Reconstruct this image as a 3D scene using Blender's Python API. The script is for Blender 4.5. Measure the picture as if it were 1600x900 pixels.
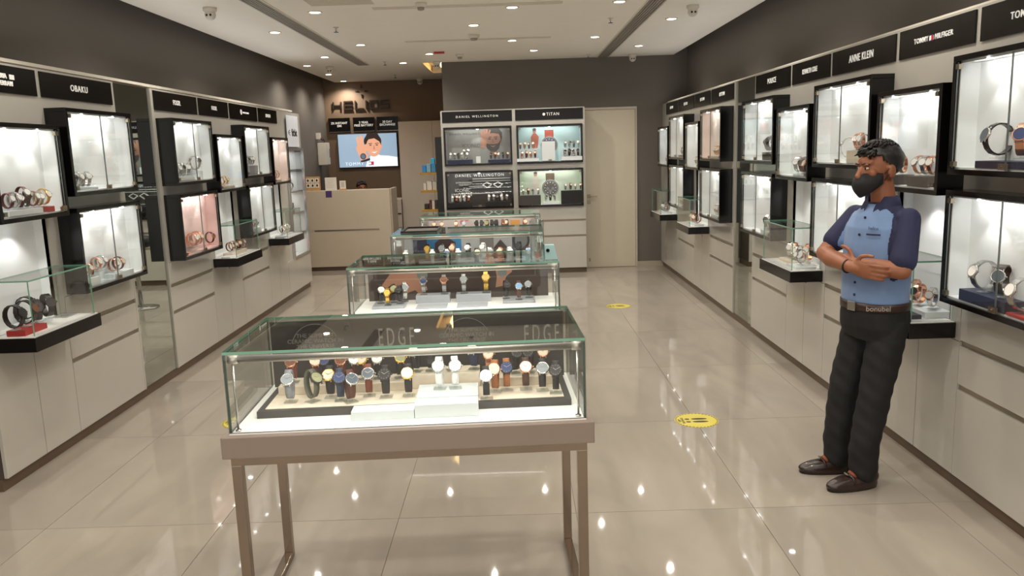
import bpy, bmesh, math, random
from mathutils import Matrix, Vector
random.seed(7)
PI = math.pi
for o in list(bpy.data.objects): bpy.data.objects.remove(o)
SC = bpy.context.scene
COL = SC.collection

# ------------------------------------------------------------------ camera
F, ROLL, CAMH = 1250.0, math.radians(1.85), 1.70
c_, s_ = math.cos(ROLL), math.sin(ROLL)
u_, v_ = 215*s_, 215*c_
pitch = math.atan2(v_, F); yaw = math.atan2(u_, math.hypot(F, v_))
fw = Vector((-math.sin(yaw)*math.cos(pitch), math.cos(yaw)*math.cos(pitch), -math.sin(pitch)))
r0 = fw.cross(Vector((0, 0, 1))).normalized(); u0 = r0.cross(fw)
ir = r0*c_ - u0*s_; iu = r0*s_ + u0*c_
cam = bpy.data.cameras.new('camera'); cam.sensor_width = 36; cam.lens = F/1600*36; cam.clip_start = .02
co = bpy.data.objects.new('camera', cam); COL.objects.link(co)
M = Matrix((ir, iu, -fw)).transposed().to_4x4(); M.translation = (0, 0, CAMH); co.matrix_world = M
SC.camera = co
# ------------------------------------------------------------------ world and exposure
w = bpy.data.worlds.new('World'); SC.world = w; w.use_nodes = True
bg = w.node_tree.nodes['Background']; bg.inputs[0].default_value = (1, .93, .84, 1); bg.inputs[1].default_value = 1.0
SC.view_settings.view_transform = 'Standard'; SC.view_settings.look = 'None'
SC.view_settings.exposure = 0.42; SC.view_settings.gamma = 1; SC.view_settings.use_curve_mapping = False
SC.cycles.max_bounces = 9; SC.cycles.diffuse_bounces = 6; SC.cycles.glossy_bounces = 4
SC.cycles.transmission_bounces = 6; SC.cycles.transparent_max_bounces = 24
SC.cycles.caustics_reflective = False; SC.cycles.caustics_refractive = False
SC.cycles.sample_clamp_indirect = 4; SC.cycles.use_light_tree = True
DOWN_W, CASE_W, CASE_FILL, TABLE_W, NICHE_W = 30.0, 1.7, 1.3, 1.5, 2.6
WARM = (1, .935, .84); COOL = (1, 1.0, .97)

# ------------------------------------------------------------------ materials
def lin(c):
    c = c/255
    return c/12.92 if c <= .04045 else ((c+.055)/1.055)**2.4
def rgb(r, g, b): return (lin(r), lin(g), lin(b), 1)
MATS = {}
def mat(name, col, rough=.5, metal=0, var=.04, scale=6, spec=.5, emit=0, ecol=None, coat=0, bump=0, sheen=0):
    if name in MATS: return MATS[name]
    m = bpy.data.materials.new(name); m.use_nodes = True; nt = m.node_tree; b = nt.nodes['Principled BSDF']
    c = rgb(*col)
    b.inputs['Roughness'].default_value = rough; b.inputs['Metallic'].default_value = metal
    b.inputs['Specular IOR Level'].default_value = spec; b.inputs['Coat Weight'].default_value = coat
    b.inputs['Coat Roughness'].default_value = .05; b.inputs['Sheen Weight'].default_value = sheen
    tc = nt.nodes.new('ShaderNodeTexCoord'); nz = nt.nodes.new('ShaderNodeTexNoise')
    nz.inputs['Scale'].default_value = scale; nz.inputs['Detail'].default_value = 4
    nt.links.new(tc.outputs['Object'], nz.inputs['Vector'])
    rp = nt.nodes.new('ShaderNodeValToRGB')
    rp.color_ramp.elements[0].position = .3; rp.color_ramp.elements[1].position = .7
    rp.color_ramp.elements[0].color = tuple(max(0, x*(1-var)) for x in c[:3])+(1,)
    rp.color_ramp.elements[1].color = tuple(min(1, x*(1+var)) for x in c[:3])+(1,)
    nt.links.new(nz.outputs['Fac'], rp.inputs['Fac']); nt.links.new(rp.outputs['Color'], b.inputs['Base Color'])
    if bump:
        bp = nt.nodes.new('ShaderNodeBump'); bp.inputs['Strength'].default_value = bump; bp.inputs['Distance'].default_value = .002
        nt.links.new(nz.outputs['Fac'], bp.inputs['Height']); nt.links.new(bp.outputs['Normal'], b.inputs['Normal'])
    if emit:
        b.inputs['Emission Color'].default_value = rgb(*(ecol or col)); b.inputs['Emission Strength'].default_value = emit
    MATS[name] = m; return m
def glass_mat(name, tint, ior=1.5, gain=1.0):
    """thin pane: see-through with a Fresnel reflection"""
    m = bpy.data.materials.new(name); m.use_nodes = True; nt = m.node_tree; n = nt.nodes; n.clear()
    out = n.new('ShaderNodeOutputMaterial'); mx = n.new('ShaderNodeMixShader'); tr = n.new('ShaderNodeBsdfTransparent')
    gl = n.new('ShaderNodeBsdfGlossy'); lw = n.new('ShaderNodeLayerWeight'); pw = n.new('ShaderNodeMath'); ma = n.new('ShaderNodeMath')
    tr.inputs[0].default_value = tint; gl.inputs['Roughness'].default_value = 0.0; lw.inputs[0].default_value = .5
    f0 = ((ior-1)/(ior+1))**2*gain
    pw.operation = 'POWER'; pw.inputs[1].default_value = 5; ma.operation = 'MULTIPLY_ADD'; ma.inputs[1].default_value = gain-f0; ma.inputs[2].default_value = f0
    nt.links.new(lw.outputs['Facing'], pw.inputs[0]); nt.links.new(pw.outputs[0], ma.inputs[0]); nt.links.new(ma.outputs[0], mx.inputs[0])
    nt.links.new(tr.outputs[0], mx.inputs[1]); nt.links.new(gl.outputs[0], mx.inputs[2]); nt.links.new(mx.outputs[0], out.inputs[0])
    MATS[name] = m; return m

white = mat('white gloss laminate', (186, 182, 173), .16, var=.012, coat=.3)
whitei = mat('showcase white lining', (238, 240, 240), .55, var=.01)
pinki = mat('pale pink lining', (246, 214, 208), .55, var=.02)
creami = mat('warm cream lining', (238, 222, 214), .55, var=.02)
black = mat('black gloss lacquer', (12, 10, 10), .16, var=.1, spec=.35)
blackm = mat('black satin', (18, 16, 16), .45, var=.1)
signblk = mat('black acrylic sign', (12, 10, 10), .2, var=.1, spec=.35)
letter = mat('white sign letters', (225, 222, 215), .4, emit=.25)
plinthm = mat('brown plinth laminate', (96, 78, 62), .35, var=.08)
groove = mat('champagne groove profile', (150, 140, 124), .3, .6, var=.03)
gap = mat('dark joint', (74, 66, 58), .6)
steel = mat('brushed steel', (196, 194, 190), .22, 1, var=.05, scale=30)
satin = mat('satin aluminium', (206, 200, 192), .42, 1, var=.03)
darksteel = mat('gunmetal', (70, 68, 68), .28, 1)
rose = mat('rose gold', (222, 164, 136), .22, 1)
gold = mat('yellow gold', (226, 184, 96), .22, 1)
bronze = mat('polished taupe metal', (150, 136, 122), .13, 1, var=.05)
brass = mat('antique hinge metal', (150, 138, 120), .3, 1)
greywall = mat('grey painted wall', (104, 98, 91), .6, var=.05, scale=1.2, bump=.05)
brownwall = mat('brown painted wall', (122, 100, 80), .6, var=.05, scale=1.2, bump=.05)
ceilm = mat('cream ceiling paint', (244, 239, 228), .8, var=.01)
taupe = mat('taupe laminate', (136, 121, 110), .4, var=.02)
mirror = mat('mirror silver', (206, 212, 206), .015, 1, var=.005)
deck = mat('white case deck', (238, 236, 232), .4, var=.01)
cream = mat('cream suede riser', (222, 208, 188), .8, var=.05, scale=60)
bluewhite = mat('white lacquer block', (226, 232, 234), .35, var=.01)
graystand = mat('grey acrylic stand', (165, 168, 174), .3, var=.03)
darkgray = mat('charcoal backing board', (66, 61, 58), .5, var=.05)
darkrim = mat('charcoal tray rim', (62, 58, 56), .45)
greenedge = mat('green glass edge', (116, 166, 142), .15, var=.1, coat=.3)
rimgrey = mat('pane rim grey', (112, 116, 114), .3)
rimdark = mat('dark green pane rim', (58, 84, 72), .2)
acryl = glass_mat('clear acrylic', (.93, .95, .95, 1), 1.45, 1.0)
acryl2 = glass_mat('thick clear acrylic', (.80, .84, .83, 1), 1.5, 2.2)
pane = glass_mat('clear pane glass', (.975, .98, .975, 1), 1.5, .9)
glasstop = glass_mat('table glass', (.955, .97, .96, 1), 1.5, 1.0)
ledm = mat('showcase led disc', (255, 255, 255), .5, emit=14, ecol=(250, 255, 255))
dlm = mat('downlight diffuser', (255, 250, 240), .5, emit=10, ecol=(255, 246, 230))
dltrim = mat('downlight trim ring', (226, 220, 208), .4)
plastic = mat('white plastic', (214, 208, 196), .4)
grillm = mat('grey slot grille', (150, 143, 133), .5)
cork = mat('kraft card', (190, 148, 98), .8, var=.15, scale=40)
paper = mat('white paper', (226, 218, 206), .7)
red = mat('red card', (170, 40, 38), .5)
STRAP = {k: mat('strap '+k, c, .55, var=.12, scale=80, bump=.2) for k, c in dict(
    brown=(84, 42, 28), rust=(120, 58, 38), tan=(160, 98, 52), black=(34, 31, 31), navy=(40, 50, 76), grey=(132, 134, 138),
    darkbrown=(74, 46, 34), white=(236, 234, 230), maroon=(94, 26, 34), olive=(84, 84, 70)).items()}
STRAP.update(steel=steel, rose=rose, gold=gold, dark=darksteel)
DIAL = {k: mat('dial '+k, c, .3, var=.03, coat=.4) for k, c in dict(
    white=(240, 238, 232), cream=(226, 208, 184), black=(36, 35, 37), navy=(40, 58, 104), grey=(142, 148, 154), olive=(150, 150, 112),
    blue=(128, 170, 214), gold=(232, 186, 92), brown=(120, 72, 50), slate=(74, 84, 96)).items()}
handm = mat('watch hands', (160, 150, 140), .3, .8)

# ------------------------------------------------------------------ mesh helpers
class MB:
    def __init__(s): s.v = []; s.f = []; s.m = []
    def add(s, vs, fs, mi=0):
        n = len(s.v); s.v += [tuple(x) for x in vs]; s.f += [tuple(i+n for i in f) for f in fs]; s.m += [mi]*len(fs); return s
    def box(s, x0, x1, y0, y1, z0, z1, mi=0):
        v = [(x0, y0, z0), (x1, y0, z0), (x1, y1, z0), (x0, y1, z0), (x0, y0, z1), (x1, y0, z1), (x1, y1, z1), (x0, y1, z1)]
        return s.add(v, [(0, 3, 2, 1), (4, 5, 6, 7), (0, 1, 5, 4), (1, 2, 6, 5), (2, 3, 7, 6), (3, 0, 4, 7)], mi)
    def pane(s, x0, x1, y0, y1, z0, z1, rim=1):
        """glass slab: the two large faces are glass (0), the rim faces carry material 1"""
        n = len(s.f); s.box(x0, x1, y0, y1, z0, z1); d = [x1-x0, y1-y0, z1-z0]; a = d.index(min(d))
        big = {2: (0, 1), 1: (2, 4), 0: (3, 5)}[a]
        for i in range(6):
            if i not in big: s.m[n+i] = rim
        return s
    def tube(s, path, r, seg=8, mi=0, caps=True):
        path = [Vector(p) for p in path]; rs = r if isinstance(r, (list, tuple)) else [r]*len(path); n0 = len(s.v); up = None
        for i, p in enumerate(path):
            a = path[max(i-1, 0)]; b = path[min(i+1, len(path)-1)]; t = (b-a).normalized()
            if up is None: up = Vector((0, 0, 1)) if abs(t.z) < .9 else Vector((0, 1, 0))
            x = t.cross(up).normalized(); up = x.cross(t).normalized()
            s.v += [tuple(p+(x*math.cos(k*2*PI/seg)+up*math.sin(k*2*PI/seg))*rs[i]) for k in range(seg)]
        for i in range(len(path)-1):
            for k in range(seg):
                a = n0+i*seg+k; b = n0+i*seg+(k+1) % seg
                s.f.append((a, b, b+seg, a+seg)); s.m.append(mi)
        if caps:
            s.f.append(tuple(n0+k for k in range(seg))[::-1]); s.m.append(mi)
            e = n0+(len(path)-1)*seg; s.f.append(tuple(e+k for k in range(seg))); s.m.append(mi)
        return s
    def lathe(s, prof, seg=20, mat4=None, mi=0):
        """profile of (r, z) about local Z"""
        n0 = len(s.v); T = mat4 or Matrix()
        for r, z in prof: s.v += [tuple(T @ Vector((r*math.cos(k*2*PI/seg), r*math.sin(k*2*PI/seg), z))) for k in range(seg)]
        for i in range(len(prof)-1):
            for k in range(seg):
                a = n0+i*seg+k; b = n0+i*seg+(k+1) % seg
                s.f.append((a, b, b+seg, a+seg)); s.m.append(mi)
        s.f.append(tuple(n0+k for k in range(seg))[::-1]); s.m.append(mi)
        e = n0+(len(prof)-1)*seg; s.f.append(tuple(e+k for k in range(seg))); s.m.append(mi)
        return s
    def ell(s, c, r, seg=16, rings=10, mi=0, rot=None):
        T = Matrix.Translation(c) @ (rot.to_4x4() if rot else Matrix()) @ Matrix.Diagonal((r[0], r[1], r[2], 1))
        n0 = len(s.v); s.v.append(tuple(T @ Vector((0, 0, -1))))
        for i in range(1, rings):
            a = -PI/2+PI*i/rings
            s.v += [tuple(T @ Vector((math.cos(a)*math.cos(k*2*PI/seg), math.cos(a)*math.sin(k*2*PI/seg), math.sin(a)))) for k in range(seg)]
        s.v.append(tuple(T @ Vector((0, 0, 1)))); e = len(s.v)-1
        for k in range(seg):
            s.f.append((n0, n0+1+(k+1) % seg, n0+1+k)); s.m.append(mi)
            b = n0+1+(rings-2)*seg; s.f.append((b+k, b+(k+1) % seg, e)); s.m.append(mi)
        for i in range(rings-2):
            for k in range(seg):
                a = n0+1+i*seg+k; b = n0+1+i*seg+(k+1) % seg
                s.f.append((a, b, b+seg, a+seg)); s.m.append(mi)
        return s
    def poly(s, pts, y0, y1, mi=0):
        """prism of an XZ outline (counter-clockwise seen from -Y) between y0 (front) and y1"""
        n = len(pts); v = [(x, y0, z) for x, z in pts]+[(x, y1, z) for x, z in pts]
        fs = [tuple(range(n)), tuple(range(2*n-1, n-1, -1))]+[(i, n+i, n+(i+1) % n, (i+1) % n) for i in range(n)]
        return s.add(v, fs, mi)
    def mesh(s, name, mats, smooth=False):
        me = bpy.data.meshes.new(name); me.from_pydata(s.v, [], s.f); me.polygons.foreach_set('material_index', s.m)
        for m in (mats if isinstance(mats, (list, tuple)) else [mats]): me.materials.append(m)
        if smooth: me.shade_smooth() if hasattr(me, 'shade_smooth') else None
        me.update(); return me
    def build(s, name, mats, parent=None, smooth=False, bevel=0, **tags):
        return link(name, s.mesh(name, mats, smooth), parent, bevel, **tags)
def link(name, me, parent=None, bevel=0, loc=None, rot=None, **tags):
    o = bpy.data.objects.new(name, me); COL.objects.link(o)
    if parent: o.parent = parent
    if loc: o.location = loc
    if rot: o.rotation_euler = rot
    if bevel:
        b = o.modifiers.new('edge', 'BEVEL'); b.width = bevel; b.segments = 2; b.limit_method = 'ANGLE'
    for k, v in tags.items(): o[k] = v
    return o
def thing(name, label, cat, loc=(0, 0, 0), rz=0, group=None):
    o = bpy.data.objects.new(name, None); COL.objects.link(o); o.empty_display_size = .05
    o.location = loc; o.rotation_euler = (0, 0, rz); o['label'] = label; o['category'] = cat
    if group: o['group'] = group
    return o
def tag(o, label, cat, group=None):
    o['label'] = label; o['category'] = cat
    if group: o['group'] = group
    return o
def struct(o): o['kind'] = 'structure'; return o
def lamp(name, kind, parent, loc, energy, color=COOL, rot=(0, 0, 0), **kw):
    l = bpy.data.lights.new(name, kind); l.energy = energy; l.color = color
    for k, v in kw.items(): setattr(l, k, v)
    o = bpy.data.objects.new(name, l); COL.objects.link(o); o.parent = parent; o.location = loc; o.rotation_euler = rot
    return o
SCRATCH = bpy.data.scenes.new('scratch')
def evaluated(o):
    SCRATCH.collection.objects.link(o); SCRATCH.view_layers[0].update(); dg = SCRATCH.view_layers[0].depsgraph
    return bpy.data.meshes.new_from_object(o.evaluated_get(dg), depsgraph=dg)
_txt = {}
def text_mesh(s, size=.05, bold=0, xs=1, ext=.002, align='CENTER', space=1):
    k = (s, size, bold, xs, ext, align, space)
    if k in _txt: return _txt[k]
    cu = bpy.data.curves.new('lettering', 'FONT'); cu.body = s; cu.size = size; cu.offset = bold; cu.extrude = ext
    cu.align_x = align; cu.align_y = 'CENTER'; cu.space_character = space; cu.resolution_u = 3; cu.space_line = .95
    o = bpy.data.objects.new('lettering', cu); me = evaluated(o)
    bpy.data.objects.remove(o); bpy.data.curves.remove(cu)
    me.transform(Matrix(((xs, 0, 0, 0), (0, 0, -1, 0), (0, 1, 0, 0), (0, 0, 0, 1)))); me.name = 'lettering'
    me.materials.clear(); _txt[k] = me; return me
def text(s, parent, loc, size, m=None, **kw):
    me = text_mesh(s, size, **kw)
    if not me.materials: me.materials.append(m or letter)
    elif me.materials[0] != (m or letter): me = me.copy(); me.materials[0] = (m or letter)
    return link('lettering', me, parent, loc=loc)
def disc(x, z, rx, rz=None, n=20):
    rz = rz or rx
    return [(x+rx*math.cos(k*2*PI/n), z+rz*math.sin(k*2*PI/n)) for k in range(n)]

# ------------------------------------------------------------------ the room
XL, XR, ZC = -2.72, 2.10, 2.93
WL, WR, YB, YA, Y0 = -3.17, 2.46, 11.43, 13.95, -1.2
# floor: grout bed and single polished tiles
floor_tile = mat('polished beige tile', (158, 149, 137), .035, var=.10, scale=1.0, spec=.5)
def tile_look():
    nt = floor_tile.node_tree; n = nt.nodes; nz = [x for x in n if x.type == 'TEX_NOISE'][0]
    tc = [x for x in n if x.type == 'TEX_COORD'][0]
    mp = n.new('ShaderNodeMapping'); mp.inputs['Scale'].default_value = (1.0, .32, 1); mp.inputs['Rotation'].default_value = (0, 0, .5)
    oi = n.new('ShaderNodeObjectInfo'); ad = n.new('ShaderNodeVectorMath'); ad.operation = 'ADD'
    ml = n.new('ShaderNodeVectorMath'); ml.operation = 'SCALE'; ml.inputs['Scale'].default_value = 37
    nt.links.new(oi.outputs['Random'], ml.inputs[0]); nt.links.new(tc.outputs['Object'], ad.inputs[0]); nt.links.new(ml.outputs[0], ad.inputs[1])
    nt.links.new(ad.outputs[0], mp.inputs['Vector']); nt.links.new(mp.outputs[0], nz.inputs['Vector'])
    nz.inputs['Scale'].default_value = 2.6; nz.inputs['Detail'].default_value = 7; nz.inputs['Distortion'].default_value = 1.2
tile_look()
grout = mat('tile grout', (120, 108, 94), .8)
floor = struct(MB().box(WL-.1, WR+.1, Y0-.3, YA+.1, -.06, -.004).build('floor', grout))
TX, TY = .84, 1.245
tm = MB().box(.0013, TX-.0013, .0013, TY-.0013, -.02, 0).mesh('tile', floor_tile)
x = -2.27-TX*2
while x < WR:
    y = 3.55-TY*4
    while y < YA:
        x0, x1, y0, y1 = max(x, WL), min(x+TX, WR), y, min(y+TY, YA)
        if x1-x0 > .03 and y1-y0 > .03:
            if (x1-x0, y1-y0) == (TX, TY) or (abs(x1-x0-TX) < 1e-6 and abs(y1-y0-TY) < 1e-6): link('tile', tm, floor, loc=(x, y, 0))
            else: link('tile', MB().box(.0008, x1-x0-.0008, .0008, y1-y0-.0008, -.02, 0).mesh('tile', floor_tile), floor, loc=(x0, y0, 0))
        y += TY
    x += TX
struct(MB().box(WL-.12, WL, Y0, YA+.12, 0, 3.25).build('wall_left', greywall))
struct(MB().box(WR, WR+.12, Y0, YB, 0, 3.25).build('wall_right', greywall))
struct(MB().box(-.94, WR+.12, YB, YA+.12, 0, 3.25).build('wall_back', greywall))
struct(MB().box(WL, -.94, YA, YA+.12, 0, 3.25).build('wall_alcove', brownwall))
struct(MB().box(WL-.12, WR+.12, Y0, YA+.12, 3.25, 3.33).build('ceiling_slab', ceilm))
ce = MB()
ce.box(-2.97, 2.27, Y0, YB, ZC, ZC+.10); ce.box(-2.97, -1.20, YB, YA, ZC, ZC+.10); ce.box(-1.20, -.94, 12.9, YA, ZC, ZC+.10)
ceiling = struct(ce.build('ceiling', ceilm))
# pale lines of a hatch in the ceiling and two shallow light slots
for yy in (7.13, 9.24):
    MB().box(-1.15, .47, yy-.055, yy+.055, ZC-.004, ZC).build('slot_cover', mat('slot diffuser', (216, 208, 194), .6), ceiling)
MB().box(-1.62, -1.1, 6.4, 6.92, ZC-.003, ZC).build('access_hatch', mat('hatch paint', (208, 200, 184), .7), ceiling)
struct(MB().box(1.0, WR, YB-.012, YB, 0, .07).build('baseboard_back', mat('skirting tile', (176, 166, 148), .3)))
# warm recess beside the alcove
MB().box(-1.20, -.94, YB, 12.9, ZC+.09, ZC+.10).build('recess_lining', ceilm, ceiling)
wl = thing('cove_lamp', 'warm strip lamp glowing in the ceiling recess beside the alcove', 'lamp', (-1.0, 12.1, ZC+.05))
MB().box(-.03, .03, -.5, .5, -.01, .01).build('tube', mat('warm strip', (255, 214, 150), .5, emit=7, ecol=(255, 206, 130)), wl)

# downlights
dl_ring = MB().lathe([(.062, .0), (.062, -.006), (.05, -.008), (.05, .0)], 24).mesh('trim_ring', dltrim, True)
dl_disc = MB().lathe([(.044, -.0045), (.044, -.0065)], 24).mesh('diffuser', dlm)
DL = [(-1.66, 7.2), (.04, 7.27), (.96, 7.17), (-2.31, 8.24), (-.34, 8.2), (1.61, 8.21), (-1.67, 9.36), (.04, 9.41), (.97, 9.33), (-2.31, 10.37), (-1.0, 10.4),
      (.31, 10.39), (1.61, 10.27), (-2.76, 11.27), (-1.45, 11.3), (-2.75, 12.53), (-2.77, 13.72)]
OFF = [(x, y) for y in (5.1, 3.0, .9) for x in (-1.66, .04, .97)]+[(x, y) for y in (6.15, 4.05, 1.95, 0) for x in (-2.31, -.34, 1.61)]
rowname = {7.2: 'first', 8.2: 'second', 9.4: 'third', 10.4: 'fourth', 11.3: 'fifth'}
def ordinal(n): return ['first', 'second', 'third', 'fourth', 'fifth', 'sixth', 'seventh', 'eighth', 'ninth', 'tenth', 'eleventh', 'twelfth', 'thirteenth', 'fourteenth', 'fifteenth', 'sixteenth', 'seventeenth', 'eighteenth'][n]
rowc = {}
for i, (x, y) in enumerate(DL+OFF):
    if i < len(DL):
        rk = min(rowname, key=lambda k: abs(k-y)) if y < 12 else 0
        n = rowc.get(rk, 0); rowc[rk] = n+1
        lab = ('round ceiling downlight, %s from the left in the %s visible row' % (ordinal(n), rowname[rk])) if rk else \
              ('round ceiling downlight over the cash counter, %s the back wall' % ('away from' if n == 0 else 'close to'))
        grp = 'ceiling downlights'
    else: q = i-len(DL); lab = 'round ceiling downlight outside the photo, %s in the %s row overhead' % (ordinal(q % 3), ordinal(q//3)); grp = 'downlights overhead'
    t = thing('downlight', lab, 'downlight', (x, y, ZC), 0, grp)
    link('trim_ring', dl_ring, t); link('diffuser', dl_disc, t)
    lamp('downlight_beam', 'SPOT', t, (0, 0, -.02), DOWN_W*(1.1 if y > 11 else 1), WARM, spot_size=2.5, spot_blend=.8, shadow_soft_size=.02)
# linear air grilles
for x0, lab in ((-2.09, 'long grey linear air grille in ceiling along the left wall'), (1.21, 'long grey linear air grille in ceiling along the right wall')):
    g = thing('air_grille', lab, 'air grille', (x0, 0, ZC), 0, 'linear air grilles')
    MB().box(0, .15, 2, 11.42, -.003, -.001).build('backing', mat('grille backing', (104, 98, 91), .7), g)
    for k in range(6): MB().box(.004+k*.0255, .020+k*.0255, 2, 11.42, -.010, -.003).build('slat', grillm, g)
    for k in (0, 1): MB().box(-.012+k*.162, .0+k*.162, 2, 11.42, -.008, -.001).build('frame', dltrim, g)
# cctv domes, sprinklers, smoke detectors
def cctv(x, y, lab, z=ZC):
    t = thing('security_camera', lab, 'camera', (x, y, z), 0, 'white dome security cameras')
    MB().lathe([(.055, 0), (.055, -.025), (.045, -.035)], 20).build('mount', plastic, t, True)
    MB().ell((0, 0, -.055), (.045, .045, .045)).build('dome', plastic, t, True)
    for k in (-1, 1): MB().ell((k*.015, -.040, -.062), (.010, .008, .010), 10, 6).build('lens', blackm, t, True)
for x, y, lab in ((-2.44, 6.85, 'white dome security camera near the left grille, top edge of photo'), (-2.5, 11.5, 'white dome security camera near corner above the shelf tower'),
                  (1.66, 7.5, 'white dome security camera beside right grille, top edge of photo'), (1.67, 11.2, 'white dome security camera at ceiling edge over the door'),
                  (-1.5, 13.75, 'white dome security camera on the alcove ceiling by closet'), (-.99, 11.3, 'white dome security camera by the warm ceiling recess')): cctv(x, y, lab)
def sprinkler(x, y, lab):
    t = thing('sprinkler', lab, 'sprinkler', (x, y, ZC), 0, 'ceiling sprinklers')
    MB().lathe([(.028, 0), (.026, -.006), (.010, -.008), (.010, -.03)], 14).build('escutcheon', plastic, t, True)
    MB().lathe([(.022, -.045), (.022, -.049)], 14).box(-.003, .003, -.003, .003, -.046, -.028).build('deflector', darksteel, t)
for x, y, lab in ((-1.67, 8.07, 'small sprinkler head beside the left air grille'), (-1.67, 11.1, 'small sprinkler head past the end of left grille'),
                  (.99, 8.05, 'small sprinkler head beside the right air grille'), (1.05, 11.0, 'small sprinkler head by the back edge of ceiling'),
                  (-1.8, 12.97, 'small sprinkler head over the alcove')): sprinkler(x, y, lab)
def detector(x, y, lab, r=.05):
    t = thing('smoke_detector', lab, 'detector', (x, y, ZC), 0, 'ceiling smoke detectors')
    MB().lathe([(r, 0), (r, -.018), (r*.75, -.035)], 20).build('base', plastic, t, True)
    MB().lathe([(r*.6, -.035), (r*.55, -.055), (r*.2, -.06)], 20).build('sensor', mat('sensor grey', (150, 144, 134), .5), t, True)
detector(-.37, 8.9, 'large smoke detector in the middle of the ceiling', .062); detector(-.63, 10.57, 'smaller smoke detector near the back edge of ceiling')
detector(-.72, 6.95, 'smoke detector at the top edge beside the first slot')
tag(MB().box(-.93, -.80, 10.22, 10.28, ZC-.02, ZC).build('exit_tag', red), 'small red tag fixed to ceiling near the grey bulkhead', 'tag')

# ------------------------------------------------------------------ watches
def slot(o, m):
    o.material_slots[0].link = 'OBJECT'; o.material_slots[0].material = m; return o
_wm = {}
def watch_meshes(kind):
    if kind in _wm: return _wm[kind]
    ry, rz, th, wid, cr = dict(cuff=(.024, .046, 42, .021, .0215), ring=(.036, .041, 20, .019, .0195), slim=(.03, .036, 25, .012, .0135),
                               big=(.045, .05, 20, .026, .024), bangle=(.036, .05, 30, .012, .012))[kind]
    h = .014; zc = h+rz; tk = .0032 if kind == 'cuff' else .0046; N = 30; st = MB(); links = MB()
    for mb, amp in ((st, 0), (links, .0012)):
        for i in range(N):
            a = i*2*PI/N
            for dx, dr in ((-wid/2, 0), (wid/2, 0), (wid/2, tk+amp*(i % 2)), (-wid/2, tk+amp*(i % 2))):
                mb.v.append((dx, -(ry+dr-.0015)*math.cos(a), zc+(rz+dr-.0015)*math.sin(a)))
        for i in range(N):
            for k in range(4):
                a = i*4+k; b = i*4+(k+1) % 4; j = (i+1) % N; mb.f.append((a, j*4+k, j*4+(k+1) % 4, b)); mb.m.append(0)
    t = math.radians(th); r = 1/math.sqrt((math.cos(t)/ry)**2+(math.sin(t)/rz)**2)
    T = Matrix.Translation((0, -r*math.cos(t), zc+r*math.sin(t))) @ Matrix.Rotation(PI/2-t, 4, 'X')
    ca = MB().lathe([(cr*.7, -.002), (cr*.97, .0), (cr, .004), (cr*.98, .0075), (cr*.86, .009), (cr*.84, .0078)], 24, T)
    ca.lathe([(.0028, 0), (.0028, .005)], 8, T @ Matrix.Translation((cr*.98, 0, .004)) @ Matrix.Rotation(PI/2, 4, 'Y'))
    for sy in (-1, 1):
        for sx in (-1, 1):
            p = [T @ Vector((sx*wid*.46, sy*cr*k, z)) for k, z in ((.75, .005), (1.12, .001))]; ca.tube(p, .0022, 6)
    di = MB().lathe([(cr*.85, .0076), (cr*.85, .0082)], 24, T)
    ha = MB()
    for ang, L, wd in ((.9, .5, .0016), (-1.0, .72, .0012)):
        n0 = len(ha.v); ha.box(-wd/2, wd/2, -.001, cr*L, .0084, .009); R = T @ Matrix.Rotation(ang, 4, 'Z')
        ha.v[n0:] = [tuple(R @ Vector(q)) for q in ha.v[n0:]]
    for k in range(12):
        n0 = len(ha.v); ha.box(-.0005, .0005, cr*.66, cr*.8, .0083, .0087); R = T @ Matrix.Rotation(k*PI/6, 4, 'Z')
        ha.v[n0:] = [tuple(R @ Vector(q)) for q in ha.v[n0:]]
    sd = MB().box(-.02, .02, -.018, .018, 0, .003).box(-.006, .006, -.004, .004, .003, h+.002)
    _wm[kind] = dict(strap=st.mesh('strap', steel, True), links=links.mesh('strap', steel), case=ca.mesh('case', steel, True), dial=di.mesh('dial', steel),
                     hands=ha.mesh('hands', handm), stand=sd.mesh('stand', acryl))
    return _wm[kind]
METAL = ('steel', 'rose', 'gold', 'dark')
def watch(loc, rz, kind, strap, case, dial, label, group, s=1.0, fine=False, stand=True, tilt=0):
    m = watch_meshes(kind); t = thing('wrist_watch', label, 'watch', loc, rz, group); t.scale = (s, s, s)
    if tilt: t.rotation_euler = (tilt, 0, rz)
    slot(link('strap', m['links' if strap in METAL else 'strap'], t), STRAP[strap])
    slot(link('case', m['case'], t), STRAP[case] if case in METAL else STRAP['black'])
    d = slot(link('dial', m['dial'], t), DIAL[dial])
    if fine: link('hands', m['hands'], d)
    if stand: link('stand', m['stand'], t)
    return t
WORDS = dict(steel='steel', rose='rose gold', gold='gold', dark='gunmetal')
def wname(strap, dial): return WORDS.get(strap, strap+' strap')+' watch'

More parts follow.
